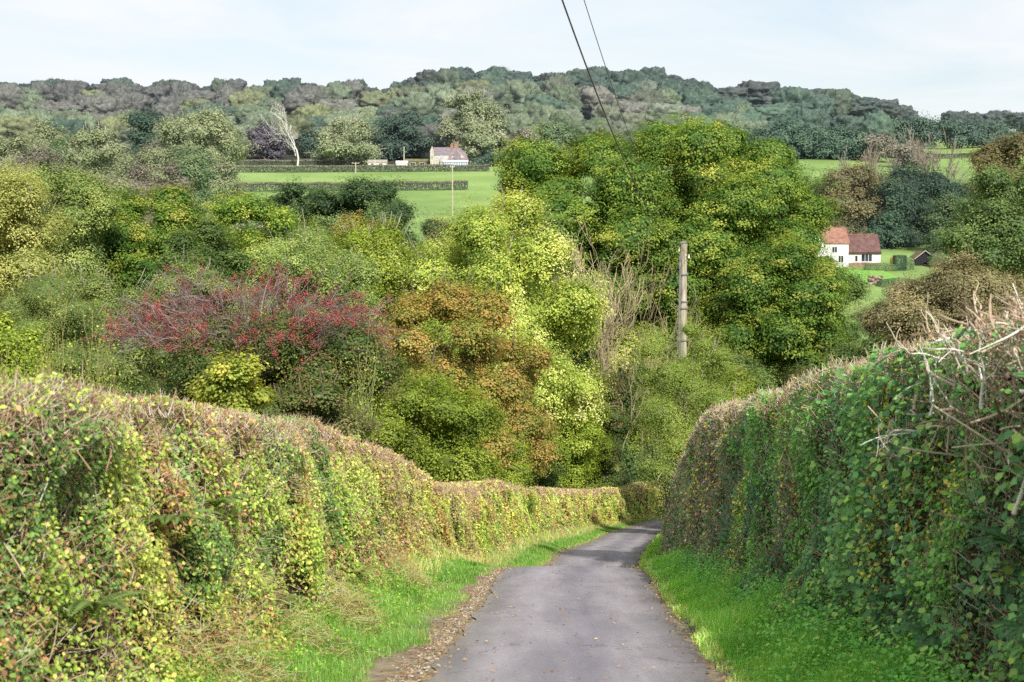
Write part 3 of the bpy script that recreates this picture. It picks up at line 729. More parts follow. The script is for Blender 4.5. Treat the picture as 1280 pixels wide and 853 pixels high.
# ------------------------------------------------------------------ far side of the valley
def unitcrown(name, kind, nl, n, leaf, flat=.6, lobe=(.26, .4), trunk=True, bare=0, bark=(.5, .5, .45), k=30, zmin=0):
    """a crown 1 m wide and 1 m high standing on the origin, neutral tints"""
    cl = Cloud()
    P_n = np.array([[.78, .80, .76], [.9, .92, .88], [1.05, 1.03, .98], [1.2, 1.16, 1.08]])
    c = np.array([0, 0, .54]); Rv = np.array([.5, .5, .46])
    LC, lr, CC, li = crown_leaves(cl, c, Rv * .95, int(n * .9), leaf * .62, P_n, nl, kind, flat=flat, lobe=lobe, clus=k, spread=1.5, jitter=.05, nrand=.2, up=.35, core=False)
    # leafy mass: a rough dome under the loose leaves
    nu, nv_ = 54, 30
    th = np.linspace(0, 2 * math.pi, nu, endpoint=False); ph = np.linspace(.03, math.pi - .03, nv_)
    TH, PH = np.meshgrid(th, ph)
    S_ = np.stack([np.cos(TH) * np.sin(PH), np.sin(TH) * np.sin(PH), np.cos(PH)], -1).reshape(-1, 3)
    q_ = []
    for a_ in range(nv_ - 1):
        for b_ in range(nu): q_.append([a_ * nu + b_, (a_ + 1) * nu + b_, (a_ + 1) * nu + (b_ + 1) % nu, a_ * nu + (b_ + 1) % nu])
    q_ = np.array(q_); sd = int(rng.integers(1000))
    def nz(f, k): return vnoise(S_[:, 0] * f + 50, S_[:, 1] * f + 50, S_[:, 2] * f + 50, seed=sd + k) - .5
    dsp = .86 + .42 * nz(1.7, 1) + .34 * nz(3.4, 2) + .22 * nz(7, 3) + .15 * nz(14, 4) + rng.normal(size=len(S_)) * .034
    Sq = S_ / (np.abs(S_) ** 2.8).sum(1, keepdims=True) ** (1 / 2.8)
    P_ = c + Sq * Rv * dsp[:, None]
    fn = nz(5, 7)[q_[:, 0]]
    cl.add(P_, q_, np.ones((len(q_), 3)) * (1 + fn * .25)[:, None] * rng.uniform(.68, 1.3, (len(q_), 1)))
    limbs(cl, (0, 0, -.02), c, Rv, LC, CC, li, .022, np.array(bark), .12)
    if bare:
        d = rdir(bare); d[:, 2] = np.abs(d[:, 2]); d = unit(d)
        add_twigs(cl, c + d * Rv * .5, c + d * Rv * rng.uniform(.85, 1.08, (bare, 1)), .004, .002, np.full((bare, 3), .95), .05, 2, 3)
    return mesh_np(name, np.concatenate(cl.V), np.concatenate(cl.Q), M['leaf_far'], np.concatenate(cl.C), False)
PR = [unitcrown('wood_crown', 'bush', 11, 5000, .034, k=44, lobe=(.30, .44)) for _ in range(4)]
PRO = [unitcrown('wood_crown_open', 'oval', 14, 3800, .036, flat=.9, bare=60) for _ in range(3)]
PRR = [unitcrown('wood_crown_round', 'bush', 15, 5000, .032, lobe=(.26, .38), k=44) for _ in range(3)]

def plant_far(name, label, cat, x, y, w, h, tint, protos, group=None, rot=None, sink=.0):
    me = protos[int(rng.integers(len(protos)))]
    o = bpy.data.objects.new(name, me); col.objects.link(o)
    gz = float(ground(x, y))
    o.location = (float(x), float(y), gz - h * sink); o.scale = (w, w, h)
    o.rotation_euler = (0, 0, float(rng.uniform(0, 6.28)))
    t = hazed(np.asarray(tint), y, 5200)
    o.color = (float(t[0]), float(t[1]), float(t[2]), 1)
    tag(o, label, cat, group)
    return o

C_green2 = lin((88, 108, 66)); C_bluegr = lin((72, 96, 80)); C_olive = lin((112, 120, 84)); C_brown = lin((116, 108, 88)); C_purple = lin((142, 124, 126))
C_pale = lin((138, 146, 112)); C_dkgreen = lin((64, 86, 72)); C_yel = lin((150, 146, 88)); C_grey = lin((128, 128, 112))

# ridge and hillside trees: positions in direction (px) and distance
def far_y_for(px, py):
    """distance at which the ground is seen at row py in the direction px, beyond the fields"""
    u = (px - CX) / F
    ys = np.linspace(610, 1375, 220)
    pyy = HOR - ground(u * ys, ys) / ys * F
    i = int(np.argmin(np.abs(pyy - py)))
    return float(ys[i])
cands = []
def zone_tint(px, py, r):
    n = vnoise(np.array([px / 90.]), np.array([py / 14.]), seed=21)[0]
    if px < 470 and 126 < py < 147 and n > (.56 if px < 300 else .74): return C_purple * .8, 'purple'
    if py < 140 or (px > 860 and py < 190): 
        return [C_bluegr * .85, C_bluegr, C_brown * .62, C_dkgreen * .9, C_olive * .72][int(r * 5)], 'ridge'
    if 700 < px < 900: return [C_brown * 1.05, C_purple * .9, C_olive, C_bluegr, C_grey][int(r * 5)], 'mid'
    return [C_olive, C_pale, C_brown, C_bluegr, C_pale * .9, C_purple * .85, C_yel * .9][int(r * 7)], 'mid'

# skyline row
for px in np.arange(-60, 1345, 17.0):
    px += rng.normal() * 4
    if px > 880: continue
    Y = 1385; u = (px - CX) / F
    top = np.interp(px, _sky_px, _sky_py) + rng.normal() * 2.0
    g = float(ground(u * Y, Y)); h = max(9., (HOR - top) / F * Y - g)
    if px > 1180: h *= .8
    cands.append((px, 100, Y, rng.uniform(20, 34), h, 'ridge'))
# hillside rows
py = 122.0
while py < 206:
    for px in np.arange(-50, 890 if py < 152 else 1330, 21.0 + (py - 120) * .25):
        p = px + rng.normal() * 7; q = py + rng.normal() * 2.6
        cr = np.interp(p, _sky_px, _sky_py) + 19
        if q < cr + 2: continue
        if p > 880:   # right-hand hill: only some rows wooded, fields between
            if q > 206: continue
            if 1055 < p < 1120 and 154 < q < 171: continue
            if 985 < p < 1215 and q > 186: continue
            if 1165 < p < 1330 and 150 < q < 168: continue
            if p > 1100 and q > 170 and rng.random() < .75: continue
        Y = far_y_for(p, q)
        if 290 < p < 440: Y = max(Y, 660)
        if p > 880: Y = max(Y, 740)
        u = (p - CX) / F; x = u * Y
        cands.append((p, q, Y, rng.uniform(17, 28) * (1 if q < 170 else .8), rng.uniform(16, 24) * (1 if q < 160 else .72), 'hill'))
    py += 12.0
N_IND = 285
order = sorted(range(len(cands)), key=lambda i: cands[i][2])
vis = set(sorted(range(len(cands)), key=lambda i: (0 if cands[i][5] == 'ridge' else 1, cands[i][2]))[:N_IND]) if len(cands) > N_IND else set(range(len(cands)))
LB = {'ridge': ('beech_tree', 'dark blue-green tree in the woodland along the top of the far hill', 'trees along the far ridge'),
      'purple': ('birch_tree', 'purple-grey nearly leafless tree in the band across the far hillside', 'purple-grey trees on the far hillside'),
      'mid': ('woodland_tree', 'olive or brown rounded tree on the wooded slope below the far ridge', 'trees on the far wooded slope')}
rest = Cloud()
for i, (px, q, Y, w, h, kd) in enumerate(cands):
    tint, z = zone_tint(px, q, rng.random() * .999)
    tint = (tint * .5 + C_green2 * .28 + C_bluegr * .22) * rng.uniform(.7, 1.15) * np.interp(q - np.interp(px, _sky_px, _sky_py), [0, 24, 60], [.42, .74, 1.08])
    if kd == 'ridge': z = 'ridge'
    x = (px - CX) / F * Y
    protos = PRO if z == 'purple' or rng.random() < .18 else (PR if rng.random() < .5 else PRR)
    if i in vis:
        n, lb, gr = LB[z]
        plant_far(n, lb, 'tree', x, Y, w, h, tint, protos, gr)
    else:
        # into the one mass of distant woodland
        me = protos[int(rng.integers(len(protos)))]
        nv = len(me.vertices); V = np.empty(nv * 3, np.float32); me.vertices.foreach_get('co', V); V = V.reshape(-1, 3)
        nq = len(me.polygons); Q = np.empty(nq * 4, np.int32); me.loops.foreach_get('vertex_index', Q); Q = Q.reshape(-1, 4)
        Cc = np.empty(nq * 4, np.float32); me.attributes['tint'].data.foreach_get('color', Cc); Cc = Cc.reshape(-1, 4)[:, :3]
        sel = rng.random(nq) < .8; 
        a = rng.uniform(0, 6.28); ca, sa = math.cos(a), math.sin(a)
        V2 = np.stack([(V[:, 0] * ca - V[:, 1] * sa) * w + x, (V[:, 0] * sa + V[:, 1] * ca) * w + Y, V[:, 2] * h + float(ground(x, Y))], -1)
        Q = Q[sel]; used, inv = np.unique(Q, return_inverse=True)
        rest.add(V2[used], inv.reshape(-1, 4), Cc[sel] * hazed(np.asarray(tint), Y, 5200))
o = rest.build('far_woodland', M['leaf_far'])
if o: tag(o, 'mass of mixed autumn woodland covering the far hillside', kind='stuff')
print('far trees', len(cands))

# big separate trees of the right-hand ridge
def rt(px, top, bot, w, Y, tint, label, group, protos=PRR):
    a = at(px, top, Y); g = float(ground(a[0], Y)); h = a[2] - g
    o = plant_far('beech_tree', label, 'tree', a[0], Y, w / F * Y * 1.12, h, tint, protos, group)
    if a[2] - h > g: o.location.z = a[2] - h
for px, tp, bt, w, Y, t in ((890, 118, 150, 40, 1300, 1.0), (912, 108, 150, 46, 1330, .75), (948, 102, 152, 54, 1340, .62), (985, 110, 156, 52, 1300, .8), (935, 122, 156, 50, 1250, .95), (968, 120, 158, 46, 1245, .85),
        (1012, 112, 156, 48, 1330, .7), (1045, 112, 154, 46, 1320, .9), (1005, 124, 158, 50, 1240, .9), (1040, 122, 158, 48, 1235, 1.0), (1075, 120, 152, 44, 1310, .65), (1100, 124, 152, 40, 1320, .6), (1122, 131, 150, 34, 1325, .7), (1062, 132, 154, 40, 1260, .8), (1138, 139, 152, 22, 1330, .8),
        (1196, 138, 158, 34, 1380, .7), (1222, 141, 160, 32, 1385, .8), (1250, 138, 160, 36, 1380, .7), (1278, 140, 160, 36, 1380, .8), (1305, 140, 160, 36, 1380, .8)):
    rt(px, tp, bt, w, Y, (C_bluegr * .6 + [C_brown, C_green2][int(px) % 2] * .4) * t * .72, 'large rounded dark tree standing on the right-hand end of the far ridge', 'large trees on the right-hand ridge')

# clumps and single trees nearer than the wood ------------------------------------------------
def ft(name, label, px, top, bot, w, tint, protos=PRR, Y=None, cat='tree'):
    """tree placed on the terrain at distance Y, sized from its outline"""
    a = at(px, top, Y); W = w / F * Y
    g = float(ground(a[0], Y)); h = a[2] - g
    return plant_far(name, label, cat, a[0], Y, W * 1.08, h / .99, tint, protos, None)
def mt(name, label, px, top, bot, w, Y, palette, **k):
    k.setdefault('mat', 'leaf_mid'); k.setdefault('nrand', .28); k.setdefault('jitter', .07); k.setdefault('haze', Y)
    a_ = at(px, 300, Y); gpy = HOR - float(ground(a_[0], Y)) / Y * F
    bot = max(bot, gpy - (gpy - top) * .06)
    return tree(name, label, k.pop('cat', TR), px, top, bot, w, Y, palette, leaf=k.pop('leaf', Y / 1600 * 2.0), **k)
GM = .68
Pp = GM * pal((112, 124, 80), (136, 146, 98), (156, 162, 116), (172, 172, 130))
Pg = GM * pal((70, 96, 54), (92, 116, 66), (112, 132, 80), (132, 146, 94))
Pd = GM * 1.05 * pal((44, 62, 46), (54, 78, 54), (70, 92, 64), (84, 104, 72))
Pb = GM * pal((104, 98, 82), (124, 116, 96), (142, 132, 110), (154, 146, 122))
mt('ash_tree', 'large pale green ash with ivied trunk left of the pasture', 252, 128, 222, 112, 430, Pp, kind='round', nl=22, bark=GREYB, twigs=.5, bare=200, k=.85, lobe=(.18, .3))
mt('ivy_clad_tree', 'dark green ivy covered lower part beside the large pale ash', 246, 178, 232, 66, 410, Pg * .8, nl=10)
mt('oak_tree', 'dark green round tree left of the large pale ash', 186, 135, 200, 64, 470, Pd, nl=16)
mt('willow_tree', 'grey-green bushy tree near the left edge of the middle distance', 62, 150, 214, 62, 430, Pp * .85, nl=14)
mt('willow_tree', 'pale brown open-crowned tree left of the dark round tree', 122, 158, 232, 74, 380, Pp * .95, nl=14, bare=160, k=.8, bark=PALEB)
mt('willow_tree', 'light olive tree at the left frame edge in the middle distance', 12, 160, 225, 60, 400, Pp * .9, nl=12, bare=100)
mt('elder_bush', 'low brownish bush in front of the pale brown tree', 160, 198, 240, 60, 330, Pb * .9, nl=10, cat='bush', bare=60)
mt('elder_bush', 'grey twiggy bush at the foot of the large pale ash', 212, 205, 245, 62, 350, Pb * .85, nl=10, cat='bush', bare=100)
mt('copper_beech', 'dark purple-brown tree between the pale ash and the white dead tree', 331, 155, 208, 44, 640, pal((58, 54, 60), (78, 70, 76), (94, 84, 86)), nl=12)
mt('oak_tree', 'dark hedgerow oak behind the white dead tree', 392, 160, 208, 40, 650, Pd * 1.1, nl=10)
mt('ash_tree', 'olive spreading ash above the low outbuilding', 434, 146, 212, 88, 610, Pp, nl=18, bark=PALEB, k=.85, bare=120, lobe=(.18, .3), start=.2)
mt('oak_tree', 'dense dark green oak left of the stone farmhouse', 503, 139, 206, 68, 640, Pd, nl=18)
mt('poplar_tree', 'tall pale grey-green poplar behind the stone farmhouse', 594, 107, 205, 84, 655, Pp * .95, kind='oval', nl=24, bark=PALEB, k=.9, bare=160, lobe=(.18, .28))
mt('ash_tree', 'pale-stemmed thin ash right of the farmhouse', 607, 146, 208, 58, 615, Pp * 1.05, nl=12, bark=PALEB * 1.1, k=.5, bare=80, tr=.45, start=.3)
mt('oak_tree', 'brownish tree with pale trunk right of the thin ash', 648, 158, 212, 48, 620, Pb, nl=12, bark=PALEB)
mt('holly_bush', 'dark green rounded evergreen beside the farmhouse gable', 624, 188, 212, 36, 603, Pd, nl=8, cat='bush')
mt('holly_bush', 'small dark evergreen just right of the conservatory', 600, 197, 212, 20, 602, Pd * 1.2, nl=6, cat='bush')
mt('oak_tree', 'olive tree partly hidden above the big oak', 690, 150, 220, 66, 640, Pg, nl=12)
# dead white tree
def deadtree():
    p = at(372, 207, 600); gz = float(ground(p[0], 600))
    root = empty('dead_tree', (p[0], 600, gz)); tag(root, 'bare bone-white dead tree leaning at the top of the pasture', 'tree')
    tw = Cloud()
    c = lin((206, 202, 196))
    bare_branches(tw, (p[0], 600, gz), 31, .5, .42, c, 6, 3, .06, .25, .72, .28, lean=(-.30, 0), wig=.15)
    tw.build('trunk', M['wood'], root)
deadtree()
# right of the big oak
mt('beech_tree', 'orange-brown beech behind the white cottage roof', 1070, 208, 325, 100, 318, P_rust * .85, nl=20, bare=80)
mt('yew_tree', 'dark evergreen mass behind the shed', 1150, 205, 335, 96, 322, Pd * .8, nl=20, k=1.3)
mt('yew_tree', 'dark olive tree between beech and evergreen mass', 1112, 228, 335, 60, 312, Pd * 1.05, nl=14)
mt('ivy_clad_tree', 'green ivied tree at the left of the white cottage', 1015, 220, 330, 60, 322, Pg * .75, nl=12)
mt('alder_tree', 'bluish green tree right of the shed', 1195, 240, 345, 70, 300, Pg * .8, nl=14)
mt('alder_tree', 'grey-green low tree just behind the shed roof', 1180, 300, 345, 56, 275, Pg * .62, nl=10)
for px, tp, w in ((1085, 196, 44), (1120, 190, 50), (1155, 186, 56), (1060, 210, 34), (1180, 196, 40)):
    x = at(px, 225, 345 + (px % 7))
    twr = bare_branches
    lab = {1085: 'bare twiggy tree second from left above the cottage beech', 1120: 'bare twiggy tree in the middle above the cottage', 1155: 'tallest bare twiggy tree above the dark evergreen', 1060: 'leftmost small bare tree above the orange-brown beech', 1180: 'rightmost bare twiggy tree above the shed'}[px]
    Yb = 345 + (px % 7); gz = float(ground(x[0], Yb)); H = at(px, tp, Yb)[2] - gz
    root = empty('bare_tree', (x[0], Yb, gz)); tag(root, lab, 'tree', 'bare trees above the cottage')
    tw = Cloud(); bare_branches(tw, (x[0], Yb, gz), H, .36, .2, hazed(lin((150, 138, 120)), 250), 6, 3, .045, .45, .72, .38, wig=.1)
    tw.build('trunk', M['wood'], root)
for j, (px, tp, w) in enumerate(((1172, 214, 60), (1210, 222, 70), (1100, 214, 44), (1190, 256, 60), (1225, 262, 60), (1008, 218, 74), (972, 214, 70), (1040, 214, 60), (1085, 216, 60))):
    mt('yew_tree', 'one of the dark trees massed behind the cottage and garage', px, tp, 330, w, 330 + 4 * j, [Pd, Pg * .75][j % 2], nl=14, k=1.2, group='dark trees massed behind the cottage')
# row of dark round trees on the right hill
for j, (px, tp, w) in enumerate(((972, 150, 66), (1006, 157, 56), (1040, 158, 60), (1070, 165, 52), (950, 160, 44))):
    mt('oak_tree', ['largest dark round oak in the row across the right hill, left end', 'second dark round oak in the row across the right hill', 'third dark round oak in the row across the right hill', 'smaller round oak at the right end of the hill row', 'low dark oak at the foot of the ridge, hard against the big oak'][j], px, tp, 209, w, 655, Pd * (1.35 + .06 * (j % 2)), nl=14, group='row of oaks across the right hill')
mt('birch_tree', 'purple-brown bare tree at the end of the hill row', 1098, 168, 214, 46, 640, Pb, nl=10, bare=200, k=.7)
mt('thorn_tree', 'brownish twiggy tree right of the hill row', 1140, 172, 218, 56, 600, Pb * .95, nl=10, bare=200, k=.7)
for j, (px, tp, w) in enumerate(((1126, 148, 30), (1155, 146, 40), (1186, 150, 44), (1216, 154, 40), (1240, 150, 40), (1262, 166, 40))):
    mt('oak_tree', ['first', 'second', 'third', 'fourth', 'fifth', 'sixth'][j] + ' from left of the blue-green trees between the upper right fields', px, tp, 186, w, 860 + 6 * j, Pd * 1.25, nl=10, group='trees between the upper right fields')

# valley filler bushes so that the slope below is wooded
fill_l0 = [(20, 176, 415, 60), (55, 186, 380, 56), (96, 172, 400, 60), (140, 178, 405, 54), (176, 188, 370, 60), (212, 172, 440, 50), (238, 196, 372, 50), (-20, 172, 420, 70), (268, 200, 400, 44)]
for j, (px, tp, Y, w) in enumerate(fill_l0):
    mt('sallow_tree', 'one of the mixed grey-green trees crowding the slope left of the pasture', px, tp, tp + 50, w * 1.3, Y, [Pp * .8, Pb * .8, Pg * .95, Pp * .95][j % 4], nl=12, bare=60, group='trees crowding the slope left of the pasture')
fill_l = [(30, 205, 330, 60), (95, 210, 300, 70), (145, 218, 260, 60), (290, 222, 240, 50), (200, 222, 250, 60), (345, 236, 230, 40), (10, 240, 180, 90)]
for j, (px, tp, Y, w) in enumerate(fill_l):
    mt('thorn_bush', ['olive bush low on the slope at far left', 'brown-green bush below the pale open tree', 'grey bush above the left oak', 'small bush at the left corner of the pasture', 'dull green bush under the large pale ash', 'bush at the near corner of the pasture', 'green bush behind the far left willow'][j], px, tp, tp + 70, w * 1.3, Y, [Pp * .85, Pb * .85, Pp * .75][j % 3], nl=12, cat='bush', bare=120, k=.9)

# ------------------------------------------------------------------ field hedges far away
def far_hedge(label, pts, h, w, c1, c2, top=None, n_per_m=150, leaf=.42):
    P = np.array(pts, float); seg = np.linalg.norm(np.diff(P, axis=0), axis=1); Ls = np.concatenate([[0], np.cumsum(seg)])
    n = int(Ls[-1] * n_per_m); s = rng.uniform(0, Ls[-1], n)
    x = np.interp(s, Ls, P[:, 0]); y = np.interp(s, Ls, P[:, 1])
    a = rng.uniform(0, math.pi, n); hh = h * (1 + .16 * (vnoise(s / 4, s * 0, seed=8) - .5))
    q = rng.uniform(.75, 1.05, n)
    z = np.minimum(np.sin(a) * 1.35, 1) * hh * q; yy = y - np.cos(a) * w / 2 * 1.1
    g = ground(x, yy)
    origin = (P[0, 0], P[0, 1], float(ground(P[0, 0], P[0, 1])))
    cl = Cloud()
    t = .5 * rng.uniform(0, 1, n) + .5 * vnoise(s / 5, z, seed=9)
    C = ramp(np.array([c1, c2]), t) * rng.uniform(.8, 1.2, (n, 1))
    if top is not None: C = np.where((z > hh * .86)[:, None], top * rng.uniform(.85, 1.15, (n, 1)), C)
    Pn = np.stack([x, yy, g + z], -1)
    N = np.stack([rng.normal(size=n) * .5, -np.cos(a), np.sin(a)], -1) + rdir(n) * .6
    add_leaves(cl, Pn, N, leaf * rng.uniform(.7, 1.3, n), C)
    o = cl.build('hedge', M['leaf_mid'], None, origin=origin); tag(o, label, 'hedge', 'field hedges')
def fp(px, py_ground, Y): return (at(px, 200, Y)[0], Y)
hd1, hd2 = hazed(lin((72, 84, 60)), 500), hazed(lin((98, 104, 76)), 500)
far_hedge('long clipped dark hedge in front of the farmhouse garden', [fp(290, 0, 571), fp(612, 0, 571)], 2.3, 1.8, hd1, hd2, hazed(lin((150, 138, 110)), 500))
far_hedge('clipped hedge dividing the upper and lower pasture', [fp(286, 0, 492), fp(420, 0, 494), fp(585, 0, 498)], 2.6, 1.8, hd1, hd2, hazed(lin((146, 128, 104)), 500))
far_hedge('hedge behind the garden at the top of the pasture', [fp(290, 0, 606), fp(460, 0, 606)], 1.9, 1.6, hd1, hd2, hazed(lin((160, 146, 118)), 500))
far_hedge('hedge across the slope below the right ridge', [fp(985, 0, 665), fp(1230, 0, 700)], 2.0, 1.8, hd1, hd2, n_per_m=110)
far_hedge('hedge below the small upper right field', [fp(1050, 0, 900), fp(1170, 0, 905)], 2.2, 2, hazed(lin((72, 84, 76)), 700), hazed(lin((98, 104, 86)), 700), n_per_m=80, leaf=.6)
far_hedge('hedge along the foot of the right ridge wood', [fp(1040, 0, 1180), fp(1180, 0, 1180), fp(1330, 0, 1180)], 2.6, 2.5, hazed(lin((72, 84, 76)), 900), hazed(lin((98, 104, 86)), 900), n_per_m=60, leaf=.8)

# ------------------------------------------------------------------ small meshes for buildings
def poly(name, V, Fc, mat, parent, off=(0, 0, 0)):
    me = bpy.data.meshes.new(name)
    me.from_pydata([tuple(np.array(v, float) + np.array(off)) for v in V], [], Fc); me.update()
    me.materials.append(mat)
    o = bpy.data.objects.new(name, me); col.objects.link(o); o.parent = parent
    return o
def box(name, x0, x1, y0, y1, z0, z1, mat, parent):
    V = [(x, y, z) for z in (z0, z1) for (x, y) in ((x0, y0), (x1, y0), (x1, y1), (x0, y1))]
    return poly(name, V, [(0, 3, 2, 1), (4, 5, 6, 7), (0, 1, 5, 4), (1, 2, 6, 5), (2, 3, 7, 6), (3, 0, 4, 7)], mat, parent)
def gable_roof(name, x0, x1, y0, y1, ze, zr, mat, parent, axis='x', ov=.3, th=.14, hip=0):
    """ridge along axis; slab with thickness"""
    if axis == 'x':
        ym = (y0 + y1) / 2; s = (zr - ze) / (ym - y0)
        A = [(x0 - ov, y0 - ov, ze - s * ov), (x1 + ov, y0 - ov, ze - s * ov), (x1 + ov - hip, ym, zr), (x0 - ov + hip, ym, zr), (x0 - ov, y1 + ov, ze - s * ov), (x1 + ov, y1 + ov, ze - s * ov)]
    else:
        xm = (x0 + x1) / 2; s = (zr - ze) / (xm - x0)
        A = [(x0 - ov, y1 + ov, ze - s * ov), (x0 - ov, y0 - ov, ze - s * ov), (xm, y0 - ov + hip, zr), (xm, y1 + ov - hip, zr), (x1 + ov, y1 + ov, ze - s * ov), (x1 + ov, y0 - ov, ze - s * ov)]
    B = [(a, b, c + th) for a, b, c in A]
    V = A + B
    Fc = [(0, 3, 2, 1), (3, 4, 5, 2), (6, 7, 8, 9), (9, 8, 11, 10), (0, 1, 7, 6), (1, 2, 8, 7), (2, 5, 11, 8), (5, 4, 10, 11), (4, 3, 9, 10), (3, 0, 6, 9)]
    if hip: Fc += [(1, 5, 2), (0, 3, 4)]
    return poly(name, V, Fc, mat, parent)
def gable_wall(name, x0, x1, y0, y1, z0, ze, zr, mat, parent, axis='x'):
    if axis == 'x':
        ym = (y0 + y1) / 2
        V = [(x0, y0, z0), (x1, y0, z0), (x1, y1, z0), (x0, y1, z0), (x0, y0, ze), (x1, y0, ze), (x1, y1, ze), (x0, y1, ze), (x0, ym, zr), (x1, ym, zr)]
        Fc = [(0, 1, 5, 4), (2, 3, 7, 6), (1, 2, 6, 9, 5), (3, 0, 4, 8, 7)]
    else:
        xm = (x0 + x1) / 2
        V = [(x0, y0, z0), (x1, y0, z0), (x1, y1, z0), (x0, y1, z0), (x0, y0, ze), (x1, y0, ze), (x1, y1, ze), (x0, y1, ze), (xm, y0, zr), (xm, y1, zr)]
        Fc = [(0, 1, 5, 8, 4), (2, 3, 7, 9, 6), (1, 2, 6, 5), (3, 0, 4, 7)]
    return poly(name, V, Fc, mat, parent)
def tile_mat(name, c1, c2, c3, sc=1.0):
    m, nt, N, L = new_mat(name)
    tc = N.new('ShaderNodeTexCoord')
    n = N.new('ShaderNodeTexNoise'); n.inputs['Scale'].default_value = 1.6 * sc; n.inputs['Detail'].default_value = 8; n.inputs['Roughness'].default_value = .75
    L.new(tc.outputs['Object'], n.inputs['Vector'])
    r = N.new('ShaderNodeValToRGB'); e = r.color_ramp.elements
    e[0].position = .32; e[0].color = (*lin(c1), 1); e[1].position = .68; e[1].color = (*lin(c3), 1); q = e.new(.5); q.color = (*lin(c2), 1)
    L.new(n.outputs['Fac'], r.inputs[0])
    w = N.new('ShaderNodeTexWave'); w.wave_type = 'BANDS'; w.bands_direction = 'Z'; w.inputs['Scale'].default_value = 1.9 * sc; w.inputs['Distortion'].default_value = .6
    L.new(tc.outputs['Object'], w.inputs['Vector'])
    w2 = N.new('ShaderNodeTexWave'); w2.wave_type = 'BANDS'; w2.bands_direction = 'X'; w2.inputs['Scale'].default_value = 1.5 * sc; w2.inputs['Distortion'].default_value = .4
    L.new(tc.outputs['Object'], w2.inputs['Vector'])
    mr = N.new('ShaderNodeMapRange'); mr.inputs[3].default_value = .72; mr.inputs[4].default_value = 1.1; L.new(w.outputs['Fac'], mr.inputs[0])
    mr2 = N.new('ShaderNodeMapRange'); mr2.inputs[3].default_value = .8; mr2.inputs[4].default_value = 1.1; L.new(w2.outputs['Fac'], mr2.inputs[0])
    mu = N.new('ShaderNodeMath'); mu.operation = 'MULTIPLY'; L.new(mr.outputs[0], mu.inputs[0]); L.new(mr2.outputs[0], mu.inputs[1])
    mx = N.new('ShaderNodeVectorMath'); mx.operation = 'SCALE'; L.new(r.outputs[0], mx.inputs[0]); L.new(mu.outputs[0], mx.inputs['Scale'])
    b = N.new('ShaderNodeBsdfPrincipled'); b.inputs['Roughness'].default_value = .85; b.inputs['Specular IOR Level'].default_value = .2
    L.new(mx.outputs[0], b.inputs['Base Color'])
    o = N.new('ShaderNodeOutputMaterial'); L.new(b.outputs[0], o.inputs[0]); return m
M['clay'] = tile_mat('clay_tiles', (132, 92, 78), (160, 118, 102), (184, 146, 130))
M['clay_dark'] = tile_mat('mossy_dark_tiles', (92, 68, 66), (116, 88, 86), (140, 110, 104))
M['slate'] = tile_mat('purple_slates', (118, 108, 116), (140, 128, 134), (160, 148, 150), .6)
M['stone'] = noise_mat('rubble_stone', (168, 162, 150), (204, 196, 182), 1.2, .95, .3, c3=(220, 212, 198))
M['render'] = noise_mat('white_render', (206, 206, 206), (232, 230, 226), .8, .9)
M['glass'] = noise_mat('dark_window', (26, 32, 40), (58, 66, 78), .5, .12, spec=.8)
M['conglass'] = noise_mat('conservatory_glass', (120, 146, 178), (168, 188, 210), .5, .15, spec=.8)
M['whitewood'] = noise_mat('white_paint', (222, 222, 220), (240, 240, 238), 2, .5)
M['brick'] = noise_mat('red_brick', (146, 104, 88), (172, 126, 108), 4, .9)
M['blackwood'] = noise_mat('tarred_boards', (30, 28, 34), (48, 44, 50), 3, .8, stretch=(6, 1, .2))
M['brownwood'] = noise_mat('brown_boards', (90, 76, 60), (120, 104, 84), 3, .8)
M['turfroof'] = noise_mat('mossy_roof', (96, 104, 66), (128, 126, 88), .8, .95)
M['greyroof'] = noise_mat('grey_sheet_roof', (150, 142, 130), (180, 172, 158), .8, .8)
M['stonewall'] = noise_mat('brown_rubble', (118, 92, 82), (164, 138, 122), 1.5, .95, .4)

def wpos(px, py, Y): return at(px, py, Y)
def window(x0, x1, y, z0, z1, parent, mat='glass', fr='whitewood', mull=1, t=.09, proud=.05):
    w = poly('window', *_frame(x0, x1, y - proud, z0, z1, t, mull), M[fr], parent)
    g = poly('pane', [(x0, y - .012, z0), (x1, y - .012, z0), (x1, y - .012, z1), (x0, y - .012, z1)], [(0, 1, 2, 3)], M[mat], w)
    return w
def _frame(x0, x1, y, z0, z1, t, mull):
    V, Fc = [], []
    def bar(a, b, c, d):
        n = len(V)
        for yy in (y, y + .045):
            V.extend([(a, yy, c), (b, yy, c), (b, yy, d), (a, yy, d)])
        Fc.extend([(n, n + 1, n + 2, n + 3), (n + 4, n + 7, n + 6, n + 5), (n, n + 4, n + 5, n + 1), (n + 1, n + 5, n + 6, n + 2), (n + 2, n + 6, n + 7, n + 3), (n + 3, n + 7, n + 4, n)])
    bar(x0 - t, x0, z0 - t, z1 + t); bar(x1, x1 + t, z0 - t, z1 + t); bar(x0, x1, z0 - t, z0); bar(x0, x1, z1, z1 + t)
    for i in range(mull):
        c = x0 + (x1 - x0) * (i + 1) / (mull + 1); bar(c - t / 3, c + t / 3, z0, z1)
    return V, Fc
